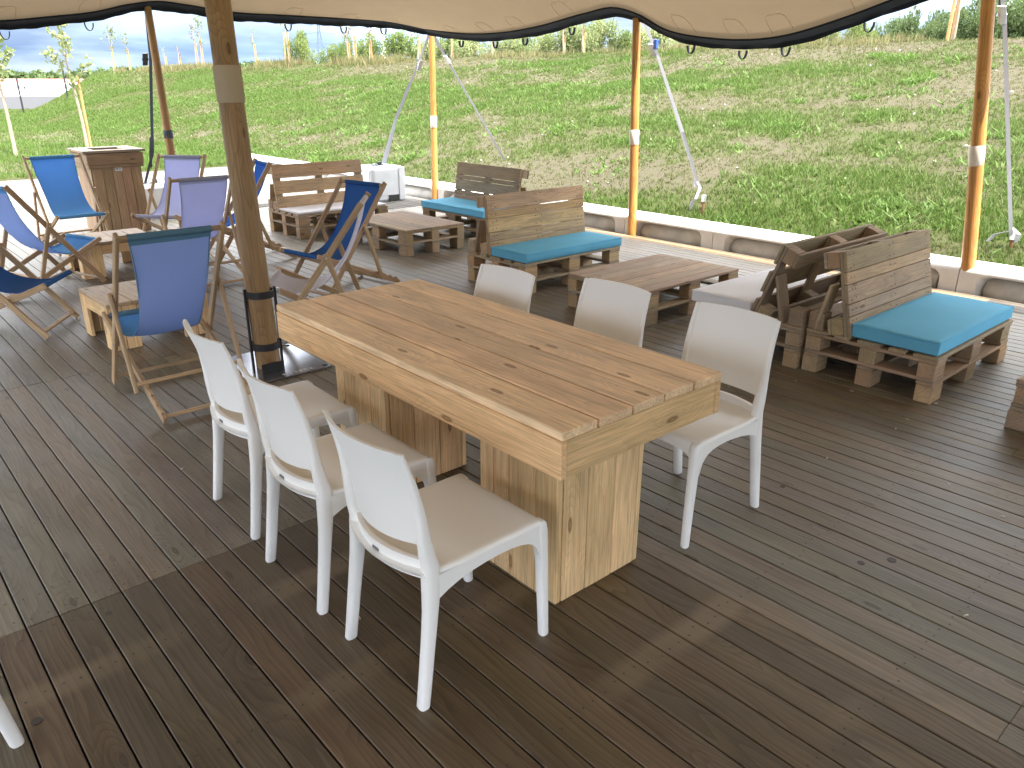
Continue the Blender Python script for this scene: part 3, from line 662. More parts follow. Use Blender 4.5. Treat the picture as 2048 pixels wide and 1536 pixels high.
strap('grey strap down the right edge of the photo behind the right orange pole', [(7.45, 2.60, 2.55), (7.62, 2.56, 2.25), (8.60, 2.43, zz + 0.12)], ratchet=0.13, dark_top=0.12, tail=[(8.58, 2.43, zz + 0.17), (8.56, 2.56, zz + 0.12), (8.54, 2.60, zz + 0.05)], split=[(8.58, 2.43, zz + 0.20), (8.6, 2.36, zz + 0.14), (8.61, 2.38, zz + 0.06)])
stake(8.62, 2.42, 'rusty stake with knotted strap end at the right edge', 0.09)
strap('dark grey strap hanging beside the brown pole at the left', [(3.50, 10.47, 2.56), (3.485, 10.5, 2.05), (3.47, 10.75, 1.35), (3.46, 10.90, 0.90), (3.46, 11.42, 0.46)], ratchet=0.26, mat='darkweb', rmat='black_steel', tail=[(3.44, 10.8, 1.1), (3.43, 10.88, 0.9), (3.41, 10.9, 0.72)])
for t_ in [o for o in COL.objects if o.name.startswith('tie_strap') and 'blue' in o.get('label', '')]:
    mb = MB(); mb.box((0.14, -0.08, -0.24), (0.02, 0.03, 0.05), ch=0.005); add('release_handle', mb.mesh('release_handle'), M['blueclip'], t_)

# ------------------------------------------------------------------ ballast blocks
def ballast(x, y, w, d, h, label, rz=0.0):
    t = empty('ballast_block', (x, y, 0), rz, label=label, cat='ballast block', group='white ballast blocks at the tent corner')
    mb = MB(); v, f = chamfer(w, d, h, 0.035); v = [(p[0], p[1], p[2] + h / 2) for p in v]; mb.put(v, f)
    mb.box((-w * 0.10, -d / 2 - 0.003, h * 0.55), (w * 0.33, 0.005, h * 0.37), ch=0.004); mb.box((-w / 2 - 0.003, 0, h * 0.55), (0.005, d * 0.40, h * 0.37), ch=0.004)
    mb.box((w / 2 - 0.055, -d / 2 - 0.006, h * 0.5), (0.058, 0.010, h * 0.5 - 0.012), ch=0.008)
    add('body', mb.mesh('body', True, 30), M['ballast'], t)
    mb = MB(); mb.box((w * 0.14, -d / 2 - 0.011, 0.055), (w * 0.16, 0.003, 0.045), ch=0.002); add('handle_recess_shade', mb.mesh('handle_recess_shade'), M['dark'], t)  # raised dark slab, its colour stands in for the recess's shade
    mb = MB(); pts = [(0.10 * math.cos(a), 0.10 * math.sin(a), h + 0.012 + 0.008 * math.sin(3 * a)) for a in np.linspace(0, 2 * math.pi, 17)]
    mb.tube(pts, 0.008, 6, False); mb.box((0.03, -0.02, h + 0.03), (0.03, 0.02, 0.028), ch=0.004); add('strap_ring', mb.mesh('strap_ring'), M['black_steel'], t)
ballast(6.88, 10.98, 0.60, 0.60, 0.53, 'white plastic ballast block with strap ring by the far corner pole', 0.0)
ballast(3.62, 11.62, 0.52, 0.52, 0.44, 'grey white ballast block behind the wooden bin and lavender deckchair', 0.0)

# ================================================================== FURNITURE
# ------------------------------------------------------------------ big table
PINE = (0.80, 0.55, 0.29); PINET = (0.88, 0.64, 0.41)
tb = empty('dining_table', (1.475, 1.4435, 0), R(-0.35), label='large pine plank table on two box pedestals in the foreground', cat='table')
TL_, TW, TH_, TT = 1.871, 0.80, 0.783, 0.030
w5 = TW / 5
for i in range(5):
    x = (i + 0.5) * w5
    plank('tabletop_plank', tb, (x, random.uniform(-.003, .003), TH_ - TT / 2), (x, TL_ + random.uniform(-.003, .003), TH_ - TT / 2 + random.uniform(-.001, .001)), (0, 0, 1), w5 - 0.0095, TT, M['pine'], jit(PINET, .05, .02), 0.003)
az0, az1 = TH_ - TT - 0.128, TH_ - TT - 0.001; azm = (az0 + az1) / 2
for x, nx_ in ((0.014, -1), (TW - 0.014, 1)):
    plank('apron_board', tb, (x, 0.0, azm), (x, TL_, azm), (nx_, 0, 0), az1 - az0, 0.027, M['pine'], jit(PINE, .04, .02))
for y, ny_ in ((0.016, -1), (TL_ - 0.016, 1)):
    plank('apron_board', tb, (0.029, y, azm), (TW - 0.029, y, azm), (0, ny_, 0), az1 - az0 - 0.001, 0.027, M['pine'], jit(PINE, .04, .02))
bw, bl, bz = 0.445, 0.42, az0 + 0.02
for y0 in (0.172, 1.245):
    x0 = 0.166
    mb = MB(); mb.box((x0 + bw / 2, y0 + bl / 2, bz / 2), (bw / 2 - 0.032, bl / 2 - 0.032, bz / 2)); add('pedestal_core', mb.mesh('pedestal_core'), M['dark'], tb)  # filler box against see-through, the shade of the hollow painted as near-black
    cut = [0.0, 0.115, 0.255, 0.34, bl]
    for xs, nxx in ((x0 + 0.014, -1), (x0 + bw - 0.014, 1)):
        c = cut if nxx < 0 else [0, 0.14, 0.28, bl]
        for a, b in zip(c[:-1], c[1:]):
            yy = y0 + (a + b) / 2
            plank('pedestal_board', tb, (xs + random.uniform(-.0015, .0015), yy, 0.001), (xs, yy, bz), (nxx, 0, 0), b - a - 0.004, 0.026, M['pine'], jit(PINE, .1, .04))
    for ys, nyy in ((y0 + 0.013, -1), (y0 + bl - 0.013, 1)):
        c = [0.0282, 0.150, 0.290, bw - 0.0282]
        for a, b in zip(c[:-1], c[1:]):
            xx = x0 + (a + b) / 2
            plank('pedestal_board', tb, (xx, ys + random.uniform(-.0015, .0015), 0.001), (xx, ys, bz - 0.001), (0, nyy, 0), b - a - 0.004, 0.026, M['pine'], jit(PINE, .08, .04))

# ------------------------------------------------------------------ white plastic chairs
def rrect(c, hx, hy, r=0.45, n=4):
    pts = []
    for q, (sx, sy) in enumerate(((1, 1), (-1, 1), (-1, -1), (1, -1))):
        for k in range(n):
            a = math.pi / 2 * (q + k / (n - 1)); rx = hx * r; ry = hy * r
            pts.append((c[0] + sx * (hx - rx) + rx * math.cos(a), c[1] + sy * (hy - ry) + ry * math.sin(a), c[2]))
    return pts
def loft(mb, secs):
    n = len(secs[0]); v = [p for s in secs for p in s]; f = []
    for i in range(len(secs) - 1):
        for k in range(n): f.append((i * n + k, i * n + (k + 1) % n, (i + 1) * n + (k + 1) % n, (i + 1) * n + k))
    f.append(tuple(range(n - 1, -1, -1))); f.append(tuple((len(secs) - 1) * n + k for k in range(n)))
    mb.put(v, f)
CH = 0.84
def bk_y(z):                                       # centre line of rear leg and back stile
    return float(interp([(0, -0.243), (0.22, -0.212), (0.40, -0.190), (0.50, -0.188), (0.62, -0.203), (0.74, -0.232), (0.84, -0.268)], z))
def make_plastic_chair():
    t = empty('plastic_chair', (0, 0, 0))
    for s in (-1, 1):
        mb = MB(); secs = []
        for z in (0.0, 0.006, 0.10, 0.22, 0.32, 0.38, 0.42, 0.46, 0.50, 0.56, 0.62, 0.68, 0.74, 0.79, 0.825, 0.838):
            hx = float(interp([(0, .0175), (.3, .020), (.45, .022), (.6, .017), (.84, .009)], z)); hy = float(interp([(0, .0185), (.3, .022), (.43, .027), (.55, .019), (.7, .011), (.84, .006)], z))
            if z == 0.0: hx *= .85; hy *= .85
            ox = float(interp([(0, .225), (.3, .221), (.45, .2165), (.84, .206)], z))
            fl = max(0.0, hy - 0.0056) * float(np.clip((z - 0.46) / 0.08, 0, 1)); secs.append(rrect((s * (ox - hx), bk_y(z) - fl, z), hx, hy, 0.7))
        loft(mb, secs); add('rear_leg', mb.mesh('rear_leg', True, 50), M['plastic'], t)
        mb = MB(); secs = []
        for z, hx, hy, y, o in ((0, .0135, .014, .2545, .2165), (.006, .0155, .016, .2545, .218), (.15, .0165, .018, .249, .218), (.28, .0175, .020, .243, .2185), (.36, .019, .023, .238, .2188), (.41, .0205, .026, .2335, .2188), (.437, .0205, .023, .230, .2186), (.449, .016, .015, .226, .2140)):
            secs.append(rrect((s * (o - hx), y, z), hx, hy, 0.7))
        loft(mb, secs); add('front_leg', mb.mesh('front_leg', True, 50), M['plastic'], t)
    # back panel, bowed backwards, with a slot above the lower rail
    def panel(z0, z1, nz, th, bow0, bow1, hwf, corner=0.0):
        nxx = 18; v = []; f = []
        for side in (1, -1):
            for j in range(nz + 1):
                z = z0 + (z1 - z0) * j / nz
                for i in range(nxx + 1):
                    q = -1 + 2 * i / nxx; hw = hwf(z); x = q * hw
                    zz = z + (0.010 * (q * q) if z0 > 0.5 and j == 0 else 0) - (corner * max(0, abs(q) - 0.93) / 0.07 if j == nz else 0)
                    bow = bow0 + (bow1 - bow0) * (z - z0) / (z1 - z0)
                    y = bk_y(z) - bow * (1 - q * q) + side * th / 2
                    v.append((x, y, zz))
        n1 = (nxx + 1) * (nz + 1); I = lambda s, j, i: s * n1 + j * (nxx + 1) + i
        for j in range(nz):
            for i in range(nxx):
                f.append((I(0, j, i), I(0, j, i + 1), I(0, j + 1, i + 1), I(0, j + 1, i))[::-1]); f.append((I(1, j, i), I(1, j, i + 1), I(1, j + 1, i + 1), I(1, j + 1, i)))
        for i in range(nxx):
            f.append((I(0, nz, i), I(1, nz, i), I(1, nz, i + 1), I(0, nz, i + 1))[::-1]); f.append((I(0, 0, i), I(1, 0, i), I(1, 0, i + 1), I(0, 0, i + 1)))
        for j in range(nz):
            for i in (0, nxx):
                q = (I(0, j, i), I(1, j, i), I(1, j + 1, i), I(0, j + 1, i)); f.append(q if i else q[::-1])
        return v, f
    hw = lambda z: float(interp([(.40, .197), (.55, .192), (.84, .203)], z))
    v, f = panel(0.520, CH, 12, 0.010, 0.050, 0.042, hw, 0.006); add('backrest', mesh('backrest', v, f, True, 40), M['plastic'], t)
    v, f = panel(0.418, 0.478, 4, 0.015, 0.048, 0.050, lambda z: 0.192); add('lower_rail', mesh('lower_rail', v, f, True, 40), M['plastic'], t)
    mb = MB(); mb.box((0, bk_y(.452) - 0.0505 - 0.008, 0.452), (0.016, 0.0012, 0.0042)); add('logo', mb.mesh('logo'), M['grey_print'], t)
    # seat shell with rounded edges, side skirts and front apron
    mb = MB(); nx_, ny_ = 22, 24; v = []; f = []
    xs = np.concatenate([[-.2165, -.2150, -.2110, -.2050], np.linspace(-.19, .19, nx_ - 7), [.2050, .2110, .2150, .2165]]); ys = np.concatenate([np.linspace(-.215, .20, ny_ - 5), [.215, .226, .235, .2405, .2430]])
    def top(x, y):
        e = min(0.2165 - abs(x), 0.016) / 0.016; e2 = min(0.243 - y, 0.028) / 0.028
        d1 = 0.015 * (1 - math.sqrt(max(0, 1 - (1 - e) ** 2))); d2 = 0.026 * (1 - math.sqrt(max(0, 1 - (1 - e2) ** 2)))
        dish = 0.013 * (1 - (x / .2165) ** 2) * (1 - ((y + .03) / .23) ** 2 if abs(y + .03) < .23 else 0)
        return 0.455 - d1 - d2 - dish - 0.004 * (y < 0) * (-y / .2)
    for y in ys:
        for x in xs:
            wq = x * (1.0 if y > -0.1 else 1 - 0.05 * (-(y + .1) / .12)); v.append((wq, y - (0.045 * (1 - (x / .2165) ** 2) if y < -0.2 else 0), top(x, y)))
    m_, n_ = len(ys), len(xs)
    for j in range(m_ - 1):
        for i in range(n_ - 1): f.append((j * n_ + i, j * n_ + i + 1, (j + 1) * n_ + i + 1, (j + 1) * n_ + i))
    b0 = len(v); v += [(p[0] * .985, p[1], p[2] - 0.010 if abs(p[0]) < .2 and p[1] < .225 else p[2] - 0.004) for p in v[:b0]]
    for j in range(m_ - 1):
        for i in range(n_ - 1): f.append((b0 + j * n_ + i, b0 + (j + 1) * n_ + i, b0 + (j + 1) * n_ + i + 1, b0 + j * n_ + i + 1))
    mb.put(v, f)
    def skirt(top_pts, bot_pts, mk, th):
        n = len(top_pts); vv = [mk(p, 0) for p in top_pts] + [mk(p, 0) for p in bot_pts] + [mk(p, th) for p in top_pts] + [mk(p, th) for p in bot_pts]; ff = []
        for i in range(n - 1):
            ff += [(i, i + 1, n + i + 1, n + i), (2 * n + i, 3 * n + i, 3 * n + i + 1, 2 * n + i + 1), (n + i, n + i + 1, 3 * n + i + 1, 3 * n + i)]
        mb.put(vv, ff)
    ys_ = [-.19, -.17, -.14, -.10, -.05, 0.0, .05, .10, .14, .17, .19, .205, .214, .222]
    tp = [(y, 0.4415 - 0.004 * (y < 0) * (-y / .2)) for y in ys_]
    bt = [(y, b) for y, b in zip(ys_, (.350, .362, .376, .389, .399, .405, .408, .407, .402, .393, .380, .362, .342, .312))]
    for s in (-1, 1): skirt(tp, bt, lambda p, o, s=s: (s * (0.2163 - o), p[0], p[1]), 0.020)
    xs_ = [-.205, -.199, -.190, -.178, -.160, -.13, -.08, 0, .08, .13, .160, .178, .190, .199, .205]
    tp = [(x, 0.432) for x in xs_]; bt = list(zip(xs_, (.312, .342, .365, .383, .396, .405, .410, .412, .410, .405, .396, .383, .365, .342, .312)))
    skirt(tp, bt, lambda p, o: (p[0], 0.2425 - o, p[1]), 0.018)
    add('seat', mb.mesh('seat', True, 50), M['plastic'], t)
    return t
pc = make_plastic_chair()
def place_chair(c, x, y, rz, label, group):
    c.location = (x, y, 0); c.rotation_euler = (0, 0, rz); tag(c, label, 'chair', group); return c
GL = 'white plastic chairs around the pine table'
pcs = [(1.2525, 1.7385, -90, 'nearest white plastic chair at the left side of the pine table'), (1.250, 2.337, -90.5, 'middle one of the three white chairs along the table'+chr(39)+'s left side'),
       (1.285, 2.945, -91.5, 'farthest of the three white chairs along the table'+chr(39)+'s left side, by the mast'), (2.552, 1.745, 90, 'white plastic chair at the right front of the pine table, all four legs showing'),
       (2.515, 2.380, 90.5, 'white chair behind the table, middle one, back covering the pallet table'), (2.335, 2.965, 91, 'white chair behind the table, farthest one, pushed in below the honey sofa'),
       (-0.195, 2.345, 98, 'white plastic chair at the lower left corner of the photo, one leg in view'), (-0.26, 1.66, 94, 'white plastic chair cut off at the very bottom left corner')]
for i, q in enumerate(pcs): place_chair(pc if i == 0 else copy_tree(pc), q[0], q[1], R(q[2]), q[3], GL)

# ------------------------------------------------------------------ folding deckchairs
BEECH = (0.46, 0.315, 0.185)
def deckchair(x, y, th, al, front, back, hem, label, sag=0.20, swf=0.80):
    Lo, Li, po, pi_, w = 1.15, 0.966, 0.355, 0.704, 0.28
    t = empty('deckchair', (x, y, 0), R(th)); tag(t, label, 'deckchair', 'canvas folding deckchairs')
    al = R(al); so_, co_ = math.sin(al), math.cos(al)
    pv = Vector((0, -po * co_, po * so_)); sb = min(0.95, po * so_ / pi_); cb_ = math.sqrt(1 - sb * sb)
    Fp = Vector((0, 0, 0.016)); Tp = Vector((0, -Lo * co_, Lo * so_ + 0.0)); Rp = pv - pi_ * Vector((0, cb_, sb)) + Vector((0, 0, 0.016)); Sp = pv + (Li - pi_) * Vector((0, cb_, sb))
    X = Vector((1, 0, 0)); bc = lambda: jit(BEECH, .1, .03)
    def rail(a, b, x_, nm, wd=0.042, th_=0.022): return plank(nm, t, a + X * x_, b + X * x_, (1, 0, 0), wd, th_, M['beech'], bc(), 0.004)
    od = (Tp - Fp).normalized(); idr = (Sp - Rp).normalized()
    K = Fp + (Tp - Fp) * 0.63; J = Rp + (Sp - Rp) * 0.30
    for s in (-1, 1):
        rail(Fp - od * 0.004, Tp + od * 0.03, s * w, 'outer_rail'); rail(Rp, Sp + idr * 0.03, s * (w - 0.028), 'inner_rail'); rail(K + (K - J).normalized() * 0.03, J - (K - J).normalized() * 0.02, s * (w + 0.026), 'strut', 0.036, 0.020)
        mb = MB(); mb.tube([pv + X * s * (w - 0.05), pv + X * s * (w + 0.016)], 0.006, 8); mb.tube([K + X * s * (w - 0.014), K + X * s * (w + 0.04)], 0.006, 8); add('bolt', mb.mesh('bolt'), M['zinc'], t)
        nn = Vector((0, -idr.z, idr.y))             # notch blocks on the rear part of the inner rails
        mb = MB()
        for q in (0.06, 0.14, 0.22, 0.30):
            c = Rp + (Sp - Rp) * q + nn * 0.024 + X * s * (w - 0.028); mb.box(c, (0.010, 0.022, 0.009), (X, idr, nn), 0.003)
        add('notches', mb.mesh('notches'), M['beech'], t, color=bc(), kind='stuff')
    def bar(c, hw, nm, wd=0.030): return plank(nm, t, c - X * hw, c + X * hw, (0, 0.3, 1), wd, 0.022, M['beech'], bc(), 0.004)
    bar(Fp + od * 0.05, w - 0.012, 'foot_bar'); bar(Rp + idr * 0.035, w - 0.040, 'rear_bar'); bar(J + Vector((0, 0, 0.03)), w + 0.015, 'strut_bar'); 
    for c, hw in ((Tp, w - 0.010), (Sp, w - 0.040)):
        mb = MB(); mb.tube([c - X * hw, c + X * hw], 0.0145, 10); add('dowel', mb.mesh('dowel', True, 50), M['beech'], t, color=bc())
    # sling: hangs between the top dowel and the front dowel, printed face up, paler reverse below
    n, m = 26, 12; P = []
    chord = Sp - Tp; down = Vector((0, 0, -1))
    for i in range(n + 1):
        s = i / n
        p = Tp.lerp(Sp, s) + down * (sag * (s ** 1.15) * (1 - s) ** 0.85 * 3.3) + Vector((0, -0.16, 0)) * (s * (1 - s) * 2.2 * (0.9 + sag))
        P.append(p)
    rg = random.Random(label)
    sh = rg.uniform(-0.015, 0.015); hw0 = 0.222
    v = []; f = []; mi = []
    for i, p in enumerate(P):
        s = i / n; hw = hw0 * (1 - (1 - swf) * math.sin(math.pi * min(1, s * 1.1)) * 0.9)
        tg = (P[min(i + 1, n)] - P[max(i - 1, 0)]).normalized(); nr = Vector((0, -tg.z, tg.y))
        if nr.z < 0: nr = -nr
        for k in range(m + 1):
            q = -1 + 2 * k / m; wr = 0.004 * math.sin(q * 9 + i * 0.5) * (abs(q) > 0.7) + 0.018 * (1 - q * q) * math.sin(math.pi * s) * -1
            c = p + X * (q * hw + sh) + nr * wr; v.append(c + nr * 0.0016)
    b0 = len(v)
    for i, p in enumerate(P):
        tg = (P[min(i + 1, n)] - P[max(i - 1, 0)]).normalized(); nr = Vector((0, -tg.z, tg.y))
        if nr.z < 0: nr = -nr
        for k in range(m + 1): v.append(Vector(v[i * (m + 1) + k]) - nr * 0.0032)
    for i in range(n):
        for k in range(m):
            q = (i * (m + 1) + k, i * (m + 1) + k + 1, (i + 1) * (m + 1) + k + 1, (i + 1) * (m + 1) + k)
            e = 2 if (i < 2 or k == 0 or k == m - 1 and i > 0) and False else 0
            f.append(q); mi.append(2 if i < 1 else 0); f.append(tuple(b0 + j for j in reversed(q))); mi.append(2 if i < 1 else 1)
    for i in range(n):
        for k in (0, m):
            a = i * (m + 1) + k; c = (i + 1) * (m + 1) + k; f.append((a, c, b0 + c, b0 + a)); mi.append(0)
    me = mesh('sling', v, f, True, 60, [M['sl_' + front], M['sl_' + back], M['sl_' + hem]], mi); so2 = add('sling', me, None, t)
    # hems: cloth tubes round the two dowels and piping along the side edges
    mb = MB()
    mb.tube([Tp - X * (hw0 - sh), Tp + X * (hw0 + sh)], 0.0185, 12); 
    hw1 = hw0 * (1 - (1 - swf) * math.sin(math.pi) * 0.9); mb.tube([Sp - X * (hw1 - sh), Sp + X * (hw1 + sh)], 0.0185, 12)
    for k in (0, m): mb.tube([Vector(v[i * (m + 1) + k]) - X * (0.006 if k else -0.006) for i in range(1, n)], 0.0045, 6)
    add('hem', mb.mesh('hem', True, 50), M['sl_' + hem], so2)
    return t
deckchair(1.42, 4.97, -0.3, 58.4, 'azure', 'azure_back', 'teal', 'blue canvas deckchair seen from behind in the left foreground, by the mast', 0.30, 0.80)
deckchair(2.14, 9.38, -176.7, 58.2, 'azure', 'azure_back', 'azure', 'bright azure deckchair facing the viewer in front of the wooden bin', 0.20, 0.86)
deckchair(3.04, 6.11, 100.6, 51.8, 'navy', 'navy_back', 'navy', 'navy deckchair turned left in front of the pallet coffee table', 0.26, 0.86)
deckchair(2.65, 7.80, 0.3, 55.2, 'lav', 'lav', 'lav_hem', 'lavender deckchair seen from behind, left of the mast', 0.26, 0.84)
deckchair(2.75, 8.82, 129.2, 57.7, 'lav', 'lav', 'lav_hem', 'lavender deckchair facing the viewer, right of the wooden bin', 0.22, 0.88)
deckchair(1.79, 8.11, -70.6, 53.3, 'azure', 'azure_back', 'azure', 'pale blue deckchair cut by the left edge, turned to the right', 0.30, 0.9)
deckchair(1.21, 6.47, -124.0, 51.3, 'navy', 'navy_back', 'navy', 'navy deckchair at the lower left edge of the photo with folded front bar in view', 0.24, 0.9)
deckchair(2.45, 5.36, 53.0, 55.3, 'white', 'white', 'white', 'white deckchair seen edge-on between the mast and the navy deckchair', 0.28, 0.9)
deckchair(2.99, 8.10, 80.0, 57.0, 'royal', 'navy_back', 'royal', 'royal blue deckchair mostly hidden behind the mast', 0.22, 0.88)

# ------------------------------------------------------------------ low pine tables between the deckchairs
def low_table(x, y, rz, label, wx=0.70, wy=0.62, H=0.335):
    t = empty('low_table', (x, y, 0), rz); tag(t, label, 'low table', 'low pine tables between the deckchairs')
    n = 4; ww = wx / n; c0 = (0.46, 0.33, 0.215)
    for i in range(n): plank('top_board', t, (-wx / 2 + (i + .5) * ww, -wy / 2, H - .014), (-wx / 2 + (i + .5) * ww, wy / 2, H - .014), (0, 0, 1), ww - 0.004, 0.027, M['pine'], jit(c0, .08))
    for sx in (-1, 1):
        for sy in (-1, 1):
            for q in (0.05, 0.150) if True else ():
                plank('leg_board', t, (sx * (wx / 2 - q + 0.0), sy * (wy / 2 - 0.018), 0.0), (sx * (wx / 2 - q), sy * (wy / 2 - 0.018), H - 0.0285), (0, sy, 0), 0.094, 0.026, M['pine'], jit(PINE, .1))
            plank('leg_board', t, (sx * (wx / 2 - 0.016), sy * (wy / 2 - 0.083), 0.0), (sx * (wx / 2 - 0.016), sy * (wy / 2 - 0.083), H - 0.0285), (sx, 0, 0), 0.100, 0.026, M['pine'], jit(PINE, .1))
    for sx in (-1, 1): plank('apron', t, (sx * (wx / 2 - 0.018), -wy / 2 + 0.135, H - 0.075), (sx * (wx / 2 - 0.018), wy / 2 - 0.135, H - 0.075), (sx, 0, 0), 0.085, 0.024, M['pine'], jit(PINE, .08))
    for sy in (-1, 1): plank('apron', t, (-wx / 2 + 0.2, sy * (wy / 2 - 0.02), H - 0.075), (wx / 2 - 0.2, sy * (wy / 2 - 0.02), H - 0.075), (0, sy, 0), 0.085, 0.024, M['pine'], jit(PINE, .08))
low_table(1.665, 5.95, R(1.5), 'low pine table with slab legs in front of the blue foreground deckchair')
low_table(2.12, 8.37, R(-1), 'low pine table between the azure chair and the left edge, farther one')

# ------------------------------------------------------------------ wooden bin with framed opening
def bin_():
    t = empty('wooden_bin', (2.88, 10.80, 0), R(0), label='tall pine plank bin housing with framed opening and small plate', cat='bin')
    bx, by, H = 0.275, 0.30, 0.975; c0 = (0.40, 0.275, 0.165)
    mb = MB(); mb.box((0, 0, 0.45), (bx - 0.03, by - 0.03, 0.45)); add('liner', mb.mesh('liner'), M['dark'], t)
    for ax, s in (('y', -1), ('y', 1), ('x', -1), ('x', 1)):
        n = 5; span = 2 * (bx if ax == 'y' else by)
        for i in range(n):
            q = -span / 2 + (i + 0.5) * span / n; tp = 0.985
            if ax == 'y': p0, p1, nr = (q, s * (by + 0.012 - 0.0), 0.005), (q * tp, s * (by + 0.002), H - 0.14), (0, s, 0)
            else: p0, p1, nr = (s * (bx + 0.012), q, 0.005), (s * (bx + 0.002), q * tp, H - 0.14), (s, 0, 0)
            plank('side_board', t, p0, p1, nr, span / n - 0.005, 0.022, M['pine'], jit(c0, .12, .05))
    for z, wd, off in ((H - 0.085, 0.125, 0.016), (H - 0.170, 0.042, 0.008)):
        for s in (-1, 1):
            plank('header_board', t, (-bx - off - 0.03, s * (by + off + 0.022), z), (bx + off + 0.03, s * (by + off + 0.022), z), (0, s, 0), wd, 0.024, M['pine'], jit((0.31, 0.21, 0.135), .06))
            plank('header_board', t, (s * (bx + off + 0.018), -by - off - 0.008, z), (s * (bx + off + 0.018), by + off + 0.008, z), (s, 0, 0), wd - 0.002, 0.024, M['pine'], jit((0.33, 0.23, 0.15), .06))
    for s in (-1, 1):
        plank('top_frame', t, (-bx - 0.08, s * (by - 0.03), H), (bx + 0.08, s * (by - 0.03), H), (0, 0, 1), 0.17, 0.028, M['pallet'], jit((0.36, 0.30, 0.23), .06))
        plank('top_frame', t, (s * (bx - 0.01), -by + 0.058, H - 0.001), (s * (bx - 0.01), by - 0.058, H - 0.001), (0, 0, 1), 0.17, 0.027, M['pine'], jit((0.46, 0.32, 0.19), .06))
    mb = MB(); mb.box((0.02, -by - 0.0215, 0.765), (0.042, 0.003, 0.024), ch=0.001); pl = add('name_plate', mb.mesh('name_plate'), M['ballast'], t)
    mb = MB(); mb.box((0.0, -by - 0.0252, 0.768), (0.016, 0.001, 0.006)); mb.box((0.032, -by - 0.0252, 0.765), (0.010, 0.001, 0.004)); add('plate_print', mb.mesh('plate_print'), M['grey_print'], pl)
bin_()

# ------------------------------------------------------------------ pallet furniture
PAL = [(0.41, 0.31, 0.205), (0.45, 0.335, 0.215), (0.38, 0.295, 0.205), (0.43, 0.31, 0.19)]
def pcol(tone=1.0, warm=0.0):
    c = jit(random.choice(PAL), .14, .05); return (c[0] * tone * (1 + warm), c[1] * tone * (1 + .5 * warm), c[2] * tone * (1 - .2 * warm))
def pallet_base(t, Lx, Dy, tone=1.0, solid_top=True, runs='x'):
    Hb1, tb_, Hb2 = 0.105, 0.022, 0.088; z1 = Hb1; z2 = z1 + tb_; z3 = z2 + tb_; z4 = z3 + Hb2; z5 = z4 + tb_; z6 = z5 + tb_
    bx = [0.075, Lx / 2, Lx - 0.075]; by = [0.052, Dy / 2, Dy - 0.052]
    P = lambda nm, a, b, nr, w, th, c=None: plank(nm, t, a, b, nr, w, th, M['pallet'], c or pcol(tone), 0.003)
    for x in bx:
        for y in by:
            e = random.uniform(-.006, .006)
            P('foot_block', (x - 0.072, y + e, Hb1 / 2), (x + 0.072, y + e, Hb1 / 2), (0, 0, 1), 0.098, Hb1 - .001, pcol(tone * .95, .12))
            P('spacer_block', (x - 0.072, y - e, z3 + Hb2 / 2), (x + 0.072, y - e, z3 + Hb2 / 2), (0, 0, 1), 0.098, Hb2 - .001, pcol(tone, .15))
    for y in by: P('runner_board', (0.003, y, z1 + tb_ / 2), (Lx - 0.003, y, z1 + tb_ / 2), (0, 0, 1), 0.098, tb_ - .001)
    for x in bx: P('cross_board', (x, 0.002, z2 + tb_ / 2), (x, Dy - 0.002, z2 + tb_ / 2), (0, 0, 1), 0.140, tb_ - .001)
    for x in bx: P('stringer_board', (x, 0.002, z4 + tb_ / 2), (x, Dy - 0.002, z4 + tb_ / 2), (0, 0, 1), 0.140, tb_ - .001)
    if solid_top:
        n = 7; w = Dy / n
        for i in range(n): P('top_board', (0.0, (i + .5) * w, z5 + tb_ / 2), (Lx, (i + .5) * w + random.uniform(-.003, .003), z5 + tb_ / 2), (0, 0, 1), w - 0.005, tb_ - .001, (lambda c: (c[0] * 1.02, c[1] * 0.98, c[2] * 1.04))(pcol(tone)))
    else:
        for yc, w in ((0.072, .143), (0.236, .098), (Dy / 2, .143), (Dy - 0.236, .098), (Dy - 0.072, .143)):
            P('top_board', (0, yc, z5 + tb_ / 2), (Lx, yc, z5 + tb_ / 2), (0, 0, 1), w, tb_ - .001)
    return z6
